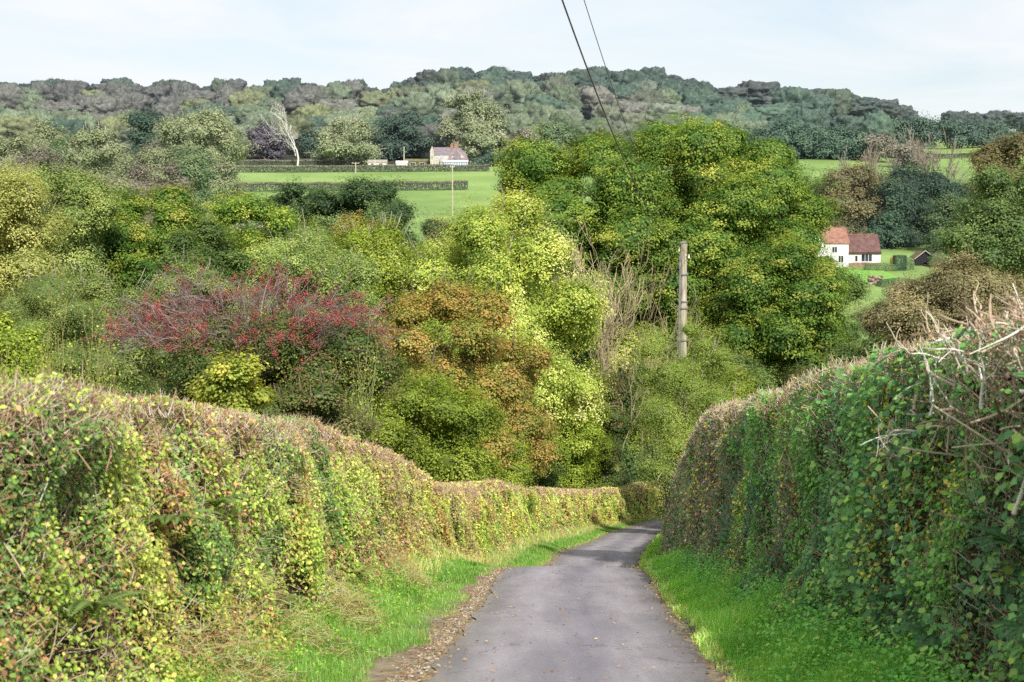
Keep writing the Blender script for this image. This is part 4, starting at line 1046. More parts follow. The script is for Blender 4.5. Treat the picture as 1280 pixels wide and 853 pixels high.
def chimney(x, y, z0, z1, w, parent, mat='brick', pots=2):
    """stack with a corbelled cap; pots are sub-parts"""
    V, Fc = [], []
    for (a, b, e) in ((z0, z1, 0), (z1 - .28, z1 - .1, .09)):
        n = len(V); h = w / 2 + e
        for z in (a, b): V.extend([(x - h, y - h, z), (x + h, y - h, z), (x + h, y + h, z), (x - h, y + h, z)])
        Fc.extend([(n, n + 3, n + 2, n + 1), (n + 4, n + 5, n + 6, n + 7)] + [(n + i, n + (i + 1) % 4, n + 4 + (i + 1) % 4, n + 4 + i) for i in range(4)])
    c = poly('chimney', V, Fc, M[mat], parent)
    for i in range(pots):
        a = x + (i - (pots - 1) / 2) * w * .5
        me = bpy.data.meshes.new('chimney_pot'); ns = 10; vv = []; ff = []
        for z, r in ((z1, .14), (z1 + .38, .10), (z1 + .42, .13), (z1 + .5, .12)):
            vv += [(a + r * math.cos(6.283 * k / ns), y + r * math.sin(6.283 * k / ns), z) for k in range(ns)]
        for L_ in range(3): ff += [(L_ * ns + k, L_ * ns + (k + 1) % ns, (L_ + 1) * ns + (k + 1) % ns, (L_ + 1) * ns + k) for k in range(ns)]
        me.from_pydata(vv, [], ff); me.materials.append(M['clay']); p = bpy.data.objects.new('chimney_pot', me); col.objects.link(p); p.parent = c
    return c

# ---- stone farmhouse with conservatory (local coordinates, origin at its base)
def farmhouse():
    Y = 600; s = Y / F
    X = lambda px: (px - 562) * s
    Z = lambda py: (211.5 - py) * s
    b = at(562, 211.5, Y); root = empty('farmhouse', (b[0], Y, b[2])); tag(root, 'stone farmhouse with purple slate roofs, brick chimneys and a white conservatory', 'house')
    gable_wall('wall', X(540), X(564), 0, 6.2, -1.5, Z(194.2), Z(184.5), M['stone'], root)
    gable_roof('roof', X(540), X(564), 0, 6.2, Z(194.2), Z(184.5), M['slate'], root, ov=.12)
    # projecting left gable bay, taller
    gable_wall('wall', X(538.2), X(542.8), -1.6, 3.4, -1.5, Z(189.5), Z(183), M['stone'], root, 'y')
    gable_roof('roof', X(538.2), X(542.8), -1.6, 3.4, Z(189.5), Z(183), M['slate'], root, 'y', ov=.1)
    # right cross wing with steep half-hipped roof
    gable_wall('wall', X(561), X(584), -1.0, 7, -1.5, Z(200.5), Z(189), M['stone'], root, 'y')
    x0, x1, xa, xb = X(560.5), X(585.5), X(567.5), X(573.5)
    V = [(x0, -1.2, Z(200.7)), (x1, -1.2, Z(200.7)), (x1 + .2, 7.2, Z(200.7)), (x0, 7.2, Z(200.7)),
         (X(562.2), -.7, Z(193)), (X(583), -.7, Z(193)), (X(583), 6.7, Z(193)), (X(562.2), 6.7, Z(193)),
         (xa, 1.6, Z(184.6)), (xb + .2, 1.6, Z(184.6)), (xb, 5, Z(184.6)), (xa, 5, Z(184.6))]
    poly('roof', V, [(0, 1, 5, 4), (1, 2, 6, 5), (2, 3, 7, 6), (3, 0, 4, 7), (4, 5, 9, 8), (5, 6, 10, 9), (6, 7, 11, 10), (7, 4, 8, 11), (8, 9, 10, 11)], M['slate'], root)
    gable_wall('dormer', X(567), X(576), -1.25, 1.4, Z(199), Z(193.5), Z(188.8), M['slate'], root, 'y')
    chimney(X(564.5), 3.1, Z(190), Z(180.5), .95, root); chimney(X(570.5), 3.0, Z(189), Z(178.5), 1.05, root)
    for a, c, z0, z1 in ((545.5, 547.5, 196, 199.5), (550, 553.5, 195.5, 199.5), (556, 558.5, 196, 199.5), (545.5, 548, 203, 207), (551, 553.5, 203, 207)):
        window(X(a), X(c), -.02, Z(z1), Z(z0), root, 'conglass')
    window(X(539.8), X(541.2), -1.62, Z(200), Z(195), root, 'glass')
    # lean-to porch between range and wing
    V = [(X(550), -2.2, Z(203)), (X(561), -2.2, Z(203)), (X(561), -.03, Z(198)), (X(550), -.03, Z(198))]
    poly('porch_roof', V + [(a, b_, c - .12) for a, b_, c in V], [(0, 1, 2, 3), (7, 6, 5, 4), (0, 4, 5, 1), (1, 5, 6, 2), (3, 7, 4, 0)], M['greyroof'], root)
    box('porch_wall', X(550.4), X(560.6), -2.0, -.05, -1.5, Z(203.6), M['stone'], root)
    # conservatory
    con = box('conservatory', X(555.5), X(585), -4.2, -2.25, -1.3, Z(210), M['render'], root)
    gable_wall('glazing', X(556), X(584.5), -4.1, -1.25, Z(210) + .004, Z(203.6), Z(203.4), M['conglass'], con)
    for i in range(11):
        xx = X(555.8) + (X(584.8) - X(555.8)) * i / 10
        box('mullion', xx - .09, xx + .09, -4.22, -4.08, Z(210) + .01, Z(203.2), M['whitewood'], con)
    V = [(X(554.8), -4.45, Z(203)), (X(585.7), -4.45, Z(203)), (X(585.7), -1.3, Z(200.9)), (X(554.8), -1.3, Z(200.9))]
    poly('eaves', V + [(a, b_, c - .18) for a, b_, c in V], [(0, 1, 2, 3), (7, 6, 5, 4), (0, 4, 5, 1), (1, 5, 6, 2), (2, 6, 7, 3), (3, 7, 4, 0)], M['whitewood'], con)
farmhouse()
def outbuilding(label, px0, px1, pyr, pye, pyb, Y, wall, roof, wins=(), name='outbuilding', depth=4.5, hip=0):
    s = Y / F; m = (px0 + px1) / 2; b = at(m, pyb, Y)
    root = empty(name, (b[0], Y, b[2])); tag(root, label, 'shed')
    x0, x1 = (px0 - m) * s, (px1 - m) * s; ze, zr = (pyb - pye) * s, (pyb - pyr) * s
    gable_wall('wall', x0, x1, 0, depth, -1.5, ze, zr, M[wall], root)
    gable_roof('roof', x0, x1, 0, depth, ze, zr, M[roof], root, ov=.25, hip=hip)
    for a, c in wins: window((a - m) * s, (c - m) * s, 0, ze * .35, ze * .82, root)
    return root
outbuilding('low white outbuilding with brownish roof at the left end of the farm garden', 460, 483, 200.0, 203.5, 210, 596, 'render', 'greyroof', ((464, 467), (474, 478)))
outbuilding('small white flat-topped shed beside the far garden pole', 495.5, 509, 201.5, 204, 210.5, 595, 'render', 'whitewood', (), depth=3)
outbuilding('long low open-fronted barn with mossy roof left of the farmhouse', 507, 537, 199, 202, 210, 603, 'brownwood', 'turfroof', ((513, 519), (525, 531)))
outbuilding('small grey-roofed shed right of the conservatory', 588, 596, 202, 205, 211, 606, 'stone', 'greyroof', (), depth=3)

# ---- white cottage with red clay roofs
def cottage():
    Y = 267; s = Y / F
    X = lambda px: (px - 1060) * s
    Z = lambda py: (332 - py) * s
    b = at(1060, 332, Y); root = empty('cottage', (b[0], Y, b[2])); tag(root, 'white rendered cottage with red clay tile roofs seen past the big oak', 'house')
    gable_wall('wall', X(990), X(1060.5), 0, 6.5, -1.2, Z(304), Z(286), M['render'], root)
    gable_roof('roof', X(990), X(1060.5), 0, 6.5, Z(304), Z(285.5), M['clay'], root, ov=.18)
    gable_wall('gable', X(1009), X(1027), -1.2, 3, Z(306), Z(302), Z(290), M['render'], root, 'y')
    gable_roof('roof', X(1009), X(1027), -1.2, 3, Z(302), Z(289.5), M['clay'], root, 'y', ov=.15)
    gable_wall('wall', X(1060.55), X(1102), .8, 6.0, -1.2, Z(316), Z(295), M['render'], root)
    gable_roof('roof', X(1061.6), X(1101), .8, 6.0, Z(316), Z(294.5), M['clay_dark'], root, ov=.22)
    chimney(X(1018), 3.25, Z(292), Z(277.5), .8, root, pots=1)
    box('ridge_tiles', X(1060.6), X(1101), 3.28, 3.52, Z(294.5) + .12, Z(294.5) + .24, M['clay'], root)
    box('ridge_tiles', X(990), X(1060), 3.13, 3.37, Z(285.5) + .12, Z(285.5) + .26, M['clay'], root)
    window(X(1078), X(1091), .78, Z(327), Z(317.8), root, mull=2)
    window(X(1070), X(1073), .78, Z(327), Z(320), root, mull=0)
    window(X(1040), X(1046), -.02, Z(316), Z(309), root, mull=1)
    window(X(1030), X(1036), -.02, Z(328), Z(320), root, mull=1)
    window(X(1048), X(1054), -.02, Z(328), Z(320), root, mull=1)
    box('plinth', X(1060.6), X(1102.3), .74, .86, -1.2, Z(328.6), M['stonewall'], root)
    box('gutter', X(1061.6), X(1103), .50, .62, Z(316.6), Z(315.9), M['blackwood'], root)
cottage()
def shed():
    Y = 272; s = Y / F; b = at(1157, 334, Y)
    root = empty('garden_shed', (b[0], Y, b[2])); tag(root, 'black timber garage with pale bargeboards right of the cottage', 'shed')
    X = lambda px: (px - 1157) * s; Z = lambda py: (334 - py) * s
    gable_wall('wall', X(1144), X(1168), 0, 4.5, -.8, Z(323.5), Z(314.5), M['blackwood'], root, 'y')
    gable_roof('roof', X(1144), X(1168), 0, 4.5, Z(323.5), Z(314.5), M['brownwood'], root, 'y', ov=.3, th=.1)
    for sx in (-1, 1):
        xm = X(1156); xe = X(1142.4) if sx < 0 else X(1169.6); ze = Z(323.5) - .16; zr = Z(314.5) + .06
        V = [(xe, -.34, ze), (xm, -.34, zr), (xm, -.34, zr + .16), (xe, -.34, ze + .16)]
        poly('bargeboard', V + [(a, b_ + .03, c) for a, b_, c in V], [(0, 1, 2, 3), (7, 6, 5, 4), (0, 4, 5, 1), (2, 6, 7, 3), (1, 5, 6, 2), (3, 7, 4, 0)], M['greyroof'], root)
    poly('door', [(X(1150), -.03, 0), (X(1162), -.03, 0), (X(1162), -.03, Z(323)), (X(1150), -.03, Z(323)), (X(1150), .0, 0), (X(1162), .0, 0), (X(1162), 0, Z(323)), (X(1150), 0, Z(323))], [(0, 1, 2, 3), (3, 2, 6, 7), (0, 3, 7, 4), (1, 5, 6, 2)], M['blackwood'], root)
shed()
# cottage garden
def leafblock(name, label, cat, px0, px1, pyt, pyb, Y, depth, palette, leaf=.16, rnd=.1, kind=None, n=None, mat='leaf_mid'):
    a = at(px0, pyt, Y); b = at(px1, pyb, Y); h = a[2] - b[2]; w = b[0] - a[0]
    A = 2 * (w + depth) * h + w * depth; n = n or int(A / (leaf ** 2 * .36) * 1.7)
    u = rng.uniform(-1, 1, (n, 3)); ax = rng.choice(3, n, p=np.array([depth * h, w * h, w * depth]) / (depth * h + w * h + w * depth))
    u[np.arange(n), ax] = np.sign(u[np.arange(n), ax]) * rng.uniform(.88, 1.03, n)
    l = np.linalg.norm(u, axis=1, keepdims=True); u = u * (1 - rnd) + u / np.maximum(l, 1) * rnd * 1.3
    P = np.array([a[0] + w / 2, Y + depth / 2, b[2] + h / 2]) + u * np.array([w / 2, depth / 2, h / 2])
    cl = Cloud(); C = ramp(palette, .5 * rng.uniform(0, 1, n) + .5 * vnoise(P[:, 0], P[:, 2] * 1.5, P[:, 1], seed=4)) * rng.uniform(.85, 1.15, (n, 1))
    add_leaves(cl, P, u + rdir(n) * .7 + np.array([0, 0, .3]), leaf * rng.uniform(.7, 1.3, n), hazed(C, Y))
    o = cl.build(name, M[mat], None, origin=(a[0] + w / 2, Y, b[2])); tag(o, label, cat)
leafblock('clipped_hedge', 'square clipped dark green hedge block left of the black garage', 'hedge', 1120, 1133.5, 319.5, 341, 262, 2.2, Pd * 1.1, .14)
leafblock('flower_bed', 'low leafy border under the cottage window', 'plants', 1083, 1120, 330.5, 342, 261, 1.6, Pg * 1.0, .16, .5)
leafblock('shrub', 'small yellow-orange shrub between cottage and clipped hedge', 'shrub', 1114.5, 1120, 322, 338, 264, 1.2, pal((150, 120, 50), (176, 150, 60), (120, 130, 50)), .14, .6)
leafblock('shrub', 'light green rounded shrub right of the clipped hedge', 'shrub', 1133, 1143, 324, 342, 264, 1.6, Pg * 1.25, .16, .7)
leafblock('shrub', 'blue-green rounded bush hiding the right corner of the black garage', 'shrub', 1166, 1190, 318, 342, 268, 3, Pg * .8, .18, .7)
leafblock('hedge', 'rough green garden boundary hedge below the lawn', 'hedge', 1100, 1150, 350, 372, 238, 2, Pg * .8, .18, .6)
# lawn and rubble edge
def lawn():
    ys = np.linspace(241, 261, 12); xs = np.linspace(at(1066, 345, 250)[0], at(1124, 345, 250)[0], 16)
    X, Y = np.meshgrid(xs, ys); Z = np.maximum(ground(X, Y), 0 * X - 99) + .12
    Vv = np.stack([X, Y, Z], -1).reshape(-1, 3); i = np.arange(11)[:, None] * 16 + np.arange(15)[None]
    o = link('lawn', mesh_np('lawn', Vv, np.stack([i, i + 1, i + 17, i + 16], -1).reshape(-1, 4), M['lawn'], None, True)); tag(o, 'bright mown lawn below the cottage', kind='structure')
M['lawn'] = noise_mat('mown_lawn', (112, 158, 66), (136, 178, 84), 1.2, .95)
lawn()
def stone_wall():
    Y = 240; cl = Cloud(); a = at(1086, 358, Y); b = at(1102, 358, Y); n = 170
    P = np.stack([rng.uniform(a[0], b[0], n), Y + rng.uniform(0, .5, n), rng.uniform(0, 1.3, n)], -1); P[:, 2] += ground(P[:, 0], P[:, 1])
    cubev = np.array([[x, y, z] for x in (-.5, .5) for y in (-.5, .5) for z in (-.5, .5)], float)
    cubeq = np.array([[0, 1, 3, 2], [4, 6, 7, 5], [0, 4, 5, 1], [2, 3, 7, 6], [0, 2, 6, 4], [1, 5, 7, 3]])
    V = P[:, None] + cubev[None] * np.array([1.5, 1, .7]) * rng.uniform(.15, .35, (n, 1, 1)) + rng.normal(size=(n, 8, 3)) * .02
    cl.add(V, ((np.arange(n) * 8)[:, None, None] + cubeq[None]).reshape(-1, 4), np.repeat(ramp(pal((100, 84, 74), (132, 114, 100), (156, 140, 124)), rng.uniform(0, 1, n)) * .7, 6, 0))
    o = cl.build('stone_wall', M['wood'], None, origin=(a[0], Y, float(ground(a[0], Y)))); tag(o, 'short reddish rubble wall below the cottage lawn', 'wall')
stone_wall()

# distant poles
def farpole(px, top, Y, arm, label, r=.12):
    root, t, gz = pole(px, top, Y, r, label)
    if arm:
        box('crossarm', -arm / 2, arm / 2, -.1, .1, t[2] - gz - .35, t[2] - gz - .12, M['polewood'], root)
        for dx in (-.45, 0, .45):
            box('insulator', dx * arm - .06, dx * arm + .06, -.06, .06, t[2] - gz - .12, t[2] - gz + .12, M['porcelain'], root)
farpole(565.5, 207, 395, 1.1, 'slender grey pole standing in the pasture below the farmhouse', .16)
farpole(505, 183, 598, 0, 'plain pale pole beside the small white shed', .2)
farpole(444.5, 203, 560, 2.6, 'distant pole with a crossarm left of the low white outbuilding', .2)
# ------------------------------------------------------------------ the two lane hedges
class Path:
    def __init__(s, pts):
        P = np.array(pts, float)
        # smooth resample by y-ordered parameter
        t = np.arange(len(P)); tt = np.linspace(0, len(P) - 1, 400)
        X = np.interp(tt, t, P[:, 0]); Y = np.interp(tt, t, P[:, 1])
        k = np.ones(15) / 15
        Xp = np.concatenate([np.full(7, X[0]) , X, np.full(7, X[-1])]); Yp = np.concatenate([np.full(7, Y[0]), Y, np.full(7, Y[-1])])
        s.X = np.convolve(Xp, k, 'valid'); s.Y = np.convolve(Yp, k, 'valid')
        s.L = np.concatenate([[0], np.cumsum(np.hypot(np.diff(s.X), np.diff(s.Y)))])
    def at(s, q):
        x = np.interp(q, s.L, s.X); y = np.interp(q, s.L, s.Y)
        x2 = np.interp(q + .4, s.L, s.X); y2 = np.interp(q + .4, s.L, s.Y)
        x1 = np.interp(q - .4, s.L, s.X); y1 = np.interp(q - .4, s.L, s.Y)
        t = unit(np.stack([x2 - x1, y2 - y1], -1))
        return x, y, t
PL = Path([(-3.02, -6), (-3.02, 2), (-2.75, 8), (-2.42, 14), (-2.15, 20), (-1.85, 27), (-1.66, 32), (-1.28, 39), (-.75, 45), (-.3, 50), (.95, 62), (2.25, 74), (4.2, 90), (5.7, 100), (7.6, 108), (10.2, 115), (14.2, 122)])
PRt = Path([(2.3, -6), (2.6, 2), (2.92, 8), (3.1, 14), (3.3, 20), (3.4, 26), (3.42, 31), (3.44, 34.5), (3.75, 39), (4.2, 44), (4.8, 50), (6.1, 60), (7.6, 72), (9.6, 86), (11.6, 98), (15.5, 108)])

def profile(path, side, q, a, z, hgt, wid, inset, seed):
    """a: 0..1 face, 1..2 top ; returns world points and outward normal. side=-1 left hedge"""
    x, y, t = path.at(q)
    nrm = np.stack([t[:, 1], -t[:, 0]], -1) * (1 if side < 0 else -1)   # towards the lane
    top = a > 1
    zz = np.where(top, hgt, z * hgt)
    lean = .10 + .30 * np.clip(zz / np.maximum(hgt, .1), 0, 1) ** 1.4       # batter: foot stands out
    foot = .28 * np.clip(1 - zz / .5, 0, 1) ** 2
    bmp = (vnoise(q * .55, zz * .9, seed=seed) - .5) * .26 + (vnoise(q * 1.7, zz * 2.2, seed=seed + 1) - .5) * .26 + (vnoise(q * 5, zz * 6, seed=seed + 2) - .5) * .12
    off = np.where(top, -lean - (a - 1) * wid, -lean + foot) + np.where(top, 0, bmp) - inset * np.where(top, 0, 1)
    zt = zz + np.where(top, (vnoise(q * .8, a * 3, seed=seed + 3) - .5) * .09 + (vnoise(q * 3, a * 6, seed=seed + 4) - .5) * .12 - .18 * (a - 1.35) ** 2 - inset, 0)
    # rounded shoulder
    sh = np.clip((zz / hgt - .86) / .14, 0, 1) * (~top)
    off = off - sh ** 2 * .10
    px = x + nrm[:, 0] * off; py = y + nrm[:, 1] * off
    g = ground(x, y)
    N = np.stack([np.where(top, nrm[:, 0] * .2, nrm[:, 0]), np.where(top, nrm[:, 1] * .2, nrm[:, 1]), np.where(top, 1.0, .35)], -1)
    return np.stack([px, py, g + zt], -1), unit(N), y, zz / hgt

def hL(q):   # height of the left hedge along its path
    y = np.interp(q, PL.L, PL.Y)
    return np.interp(y, [0, 8, 14, 20, 26, 31, 35, 40, 48, 62, 74, 90, 100, 116], [2.05, 2.07, 2.22, 2.26, 2.09, 1.85, 1.9, 2.0, 2.15, 1.95, 2.1, 2.15, 2.15, 2.3]) + (vnoise(q * .3, q * 0, seed=31) - .5) * .08
def hR(q):
    y = np.interp(q, PRt.L, PRt.Y)
    return np.interp(y, [0, 8, 11, 15, 20, 26, 31, 35, 45], [2.75, 2.72, 2.72, 2.84, 2.9, 2.94, 2.95, 2.85, 2.7]) + (vnoise(q * .4, q * 0, seed=32) - .5) * .10

def sample_q(path, n, y0, y1):
    q0 = np.interp(y0, path.Y, path.L); q1 = np.interp(y1, path.Y, path.L)
    return rng.uniform(q0, q1, n)

TAN = .88 * pal((108, 86, 68), (148, 120, 98), (180, 154, 130), (200, 180, 158))
PINK = .88 * pal((128, 100, 82), (164, 134, 112), (186, 160, 138))

def hedge_core(path, side, hf, wid, mat, parent, seed, y0, y1):
    q = np.arange(np.interp(y0, path.Y, path.L), np.interp(y1, path.Y, path.L), .25)
    aa = np.concatenate([np.linspace(0, 1, 10), np.linspace(1.02, 2, 5), [2.01]]); zz = np.concatenate([np.linspace(0, 1, 10), np.ones(5), [0]])
    rows = []
    for a, z in zip(aa, zz):
        A = np.full(len(q), a); Zv = np.full(len(q), z)
        P, N, y, zr = profile(path, side, q, A, Zv, hf(q), wid, .24, seed)
        if a > 2.005: P[:, 2] = ground(P[:, 0], P[:, 1]) - .1
        if a == 0: P[:, 2] -= .1
        if .85 < a < 2.005: P[:, 2] -= .16
        P[:, 2] += (vnoise(P[:, 0] * 6, P[:, 1] * 6, P[:, 2] * 6, seed=3) - .5) * .1
        rows.append(P)
    V = np.stack(rows, 1); m = len(aa)
    i = np.arange(len(q) - 1)[:, None] * m + np.arange(m - 1)[None]
    Q = np.stack([i, i + 1, i + m + 1, i + m], -1).reshape(-1, 4)
    me = mesh_np('shade_core', V.reshape(-1, 3) - np.array(parent.location), Q, mat, None, True)
    return link('shade_core', me, parent)
M['core'] = noise_mat('hedge_interior_shade', (46, 42, 28), (84, 74, 50), 14, .95, 1.0, c3=(120, 100, 74))  # solid hedge core, its dark colour standing for the shade inside

def left_hedge():
    x, y, t = PL.at(np.array([np.interp(8, PL.Y, PL.L)])); gz = float(ground(x, y)[0])
    root = empty('hedge', (x[0], y[0], gz)); tag(root, 'long flailed hedge left of the lane with tan cut twigs and yellow-green leaves', 'hedge')
    hedge_core(PL, -1, hL, 1.5, M['core'], root, 41, 2, 121)
    lf = Cloud(); tw = Cloud()
    Pg1 = pal((70, 92, 38), (102, 124, 50), (138, 154, 68), (174, 184, 100))
    Py = pal((98, 108, 46), (134, 140, 60), (162, 162, 82), (180, 172, 100))
    Pbr = pal((96, 72, 48), (130, 98, 66), (160, 124, 84), (176, 148, 100))
    Pivy = pal((46, 68, 34), (66, 92, 44), (90, 116, 58), (112, 136, 80))
    for (y0, y1, den, ls, tm) in ((3, 12, 3200, .036, LEAF), (12, 20, 3000, .039, LEAF), (20, 32, 2300, .045, LEAF), (32, 48, 1500, .055, DIAMOND), (48, 70, 900, .075, DIAMOND), (70, 121, 420, .11, DIAMOND)):
        q0 = np.interp(y0, PL.Y, PL.L); q1 = np.interp(y1, PL.Y, PL.L)
        n = int((q1 - q0) * 2.9 * den); q = rng.uniform(q0, q1, n)
        a = rng.uniform(0, 1.75, n); z = np.clip(a, 0, 1)
        ins = np.abs(rng.normal(size=n)) * .085 - .05
        P, N, yy, zr = profile(PL, -1, q, a, z, hL(q), 1.5, ins, 41)
        # fewer leaves on the shorn top and in twiggy patches
        tp = vnoise(q * .45, zr * 1.6, seed=51)
        keepp = np.where(a > 1, .38, np.where(zr > .88, .5, 1)) * np.where((tp > .62), .5, 1)
        keepp = keepp * np.where((yy < 22) & (zr < .28) & (vnoise(q * .6, zr, seed=52) > .62), .5, 1)
        kp = rng.random(n) < keepp
        P, N, q, zr, yy, a = P[kp], N[kp], q[kp], zr[kp], yy[kp], a[kp]; n = len(P)
        k1 = vnoise(q * .7, zr * 2.2, seed=53); k2 = vnoise(q * 1.9, zr * 4, seed=54); rr = rng.uniform(0, 1, n)
        t = np.clip(.5 * rr + .35 * k2 + .25 * zr, 0, 1)
        C = ramp(Pg1, t)
        yel = (k1 * .6 + rr * .4 + np.clip((yy - 20) / 40, 0, .14)) > .645; C = np.where(yel[:, None], ramp(Py, t), C)
        br = (rr * .5 + vnoise(q * 1.1, zr * 3, seed=55) * .5 + np.where(zr > .9, .1, 0) + np.where((yy > 24) & (yy < 42), .05, 0)) > .66
        C = np.where(br[:, None], ramp(Pbr, rng.uniform(0, 1, n)), C)
        iv = (vnoise(q * 1.1, zr * 2.6, seed=56) > .74) & (rng.random(n) < .7) & (yy < 26); C = np.where(iv[:, None], ramp(Pivy, t), C)
        C = C * rng.uniform(.75, 1.5, (n, 1))
        add_leaves(lf, P, N + rdir(n) * .75 + np.array([0, -.15, .25]), ls * rng.uniform(.55, 1.45, n), C, tm)
    # short cut twigs
    for (y0, y1, den, ln, r) in ((3, 12, 860, .16, .0032), (12, 22, 820, .15, .0035), (22, 34, 560, .14, .0048), (34, 48, 360, .14, .0065), (48, 70, 150, .17, .010), (70, 121, 60, .22, .015)):
        q0 = np.interp(y0, PL.Y, PL.L); q1 = np.interp(y1, PL.Y, PL.L)
        n = int((q1 - q0) * 2.9 * den); q = rng.uniform(q0, q1, n)
        a = np.where(rng.random(n) < .62, rng.uniform(.82, 1.8, n), rng.uniform(.03, 1, n)); z = np.clip(a, 0, 1)
        kp = (a > .84) | (vnoise(q * .6, a * 2.5, seed=58) > .42) | ((y0 >= 22) & (y0 < 34)); q, a, z = q[kp], a[kp], z[kp]; n = len(q)
        P, N, yy, zr = profile(PL, -1, q, a, z, hL(q), 1.5, rng.uniform(-.02, .1, n), 41)
        d = unit(N * .5 + rdir(n) * .75 + np.array([0, 0, .45]))
        L = ln * rng.uniform(.4, 1.5, (n, 1))
        C = ramp(np.where(False, 0, PINK) if y0 >= 22 else TAN, rng.uniform(0, 1, n)) * rng.uniform(.75, 1.15, (n, 1))
        add_twigs(tw, P - d * L * .5, P + d * L * .5, r * 1.2, r * .7, C, rng.uniform(0, .1, n), 1, 3)
    # longer bent stems, near part
    n = 420; q = sample_q(PL, n, 3, 26); z = rng.uniform(.05, 1, n) ** .8
    P, N, yy, zr = profile(PL, -1, q, z, z, hL(q), 1.5, rng.uniform(-.06, .06, n), 41)
    d = unit(rdir(n) * .8 + np.array([.1, .5, .25]) + N * .2); L = rng.uniform(.2, .75, (n, 1))
    add_twigs(tw, P - d * L * .5, P + d * L * .5, rng.uniform(.003, .007, n), .002, ramp(TAN, rng.uniform(0, .7, n)) * .9, rng.uniform(.04, .2, n), 5, 4)
    lf.build('foliage', M['leaf_gloss'], root); tw.build('cut_twigs', M['wood'], root)
left_hedge()

def right_hedge():
    x, y, t = PRt.at(np.array([np.interp(8, PRt.Y, PRt.L)])); gz = float(ground(x, y)[0])
    root = empty('hedge', (x[0], y[0], gz)); tag(root, 'tall shaded hazel hedge right of the lane with pale cut branches on top', 'hedge')
    hedge_core(PRt, 1, hR, 1.7, M['core'], root, 61, 2, 106)
    lf = Cloud(); bl = Cloud(); tw = Cloud(); br_ = Cloud()
    Pd1 = pal((42, 70, 32), (60, 96, 42), (84, 124, 54), (112, 148, 66))
    Pb1 = pal((38, 66, 42), (56, 92, 52), (82, 118, 70))
    Py = pal((110, 116, 40), (146, 144, 52), (170, 148, 66))
    for (y0, y1, den, ls, tm) in ((3, 12, 2100, .042, LEAF), (12, 18, 2100, .043, LEAF), (18, 28, 1900, .047, LEAF), (28, 46, 1400, .056, LEAF), (46, 106, 350, .09, DIAMOND)):
        q0 = np.interp(y0, PRt.Y, PRt.L); q1 = np.interp(y1, PRt.Y, PRt.L)
        n = int((q1 - q0) * 3.4 * den); q = rng.uniform(q0, q1, n)
        a = rng.uniform(0, 1.6, n); z = np.clip(a, 0, 1)
        P, N, yy, zr = profile(PRt, 1, q, a, z, hR(q), 1.7, np.abs(rng.normal(size=n)) * .10 - .06, 61)
        kk = vnoise(q * .8, zr * 2, seed=71)
        keepp = np.where(a > 1, .35, 1) * np.where((yy < 11.5) & (zr > .62), .32, 1) * np.where((yy > 25) & (kk > .5), .45, 1)
        keepp = keepp * np.where(kk < .32, .45, 1) * np.where((yy < 24) & (vnoise(q * 3.2, zr * 7, seed=79) < .3), .3, 1)
        kp = rng.random(n) < keepp; P, N, q, zr, yy = P[kp], N[kp], q[kp], zr[kp], yy[kp]; n = len(P)
        rr = rng.uniform(0, 1, n); k2 = vnoise(q * 1.6, zr * 4, seed=72)
        t = np.clip(.55 * rr + .45 * k2, 0, 1)
        C = ramp(Pd1, t)
        C = np.where((vnoise(q * 1.1, zr * 2.6, seed=73) > .55)[:, None], ramp(Pb1, t), C)
        C = np.where(((rr * .5 + .5 * vnoise(q * .9, zr * 2, seed=74) + np.where(zr > .8, .06, 0)) > .80)[:, None], ramp(Py, t), C)
        brn = (yy > 27) & (rng.random(n) < .22 + .2 * zr); C = np.where(brn[:, None], ramp(TAN, rng.uniform(0, .8, n)) * .8, C)
        C = C * rng.uniform(.75, 1.9, (n, 1))
        add_leaves(lf, P, N + rdir(n) * .7 + np.array([0, -.1, .45]), ls * rng.uniform(.5, 1.5, n), C, tm)
    # big hazel leaves on arching stems
    n = 3900; q = sample_q(PRt, n, 5, 17); z = np.clip(rng.uniform(.12, 1.02, n), 0, 1)
    kp = vnoise(q * 1.2, z * 2.5, seed=76) > .40; q, z = q[kp], z[kp]; n = len(q)
    kp = ~((np.interp(q, PRt.L, PRt.Y) < 11) & (z > .72) & (rng.random(n) < .7)); q, z = q[kp], z[kp]; n = len(q)
    P, N, yy, zr = profile(PRt, 1, q, z, z, hR(q), 1.7, rng.uniform(-.2, -.02, n), 61)
    C = ramp(pal((50, 84, 48), (70, 108, 58), (92, 128, 64), (124, 146, 66)), rng.uniform(0, 1, n) ** 1.2) * rng.uniform(.8, 1.7, (n, 1))
    add_leaves(bl, P, N * .6 + rdir(n) * .55 + np.array([0, -.2, .6]), rng.uniform(.035, .085, n), C, ROUND)
    # twigs over the face and shorn top
    for (y0, y1, den, ln, r) in ((3, 12, 260, .22, .0042), (12, 20, 260, .20, .0042), (20, 28, 360, .17, .0048), (28, 46, 480, .16, .006), (46, 106, 60, .2, .012)):
        q0 = np.interp(y0, PRt.Y, PRt.L); q1 = np.interp(y1, PRt.Y, PRt.L)
        n = int((q1 - q0) * 3.2 * den); q = rng.uniform(q0, q1, n)
        a = np.where(rng.random(n) < .55, rng.uniform(.9, 1.7, n), rng.uniform(.05, 1, n)); z = np.clip(a, 0, 1)
        P, N, yy, zr = profile(PRt, 1, q, a, z, hR(q), 1.7, rng.uniform(-.04, .12, n), 61)
        d = unit(N * .45 + rdir(n) * .7 + np.array([0, 0, .6])); L = ln * rng.uniform(.4, 1.6, (n, 1))
        C = ramp(TAN, rng.uniform(0.1, 1, n)) * rng.uniform(.7, 1.1, (n, 1))
        add_twigs(tw, P - d * L * .5, P + d * L * .5, r * 1.3, r * .7, C, rng.uniform(0, .1, n), 1, 3)
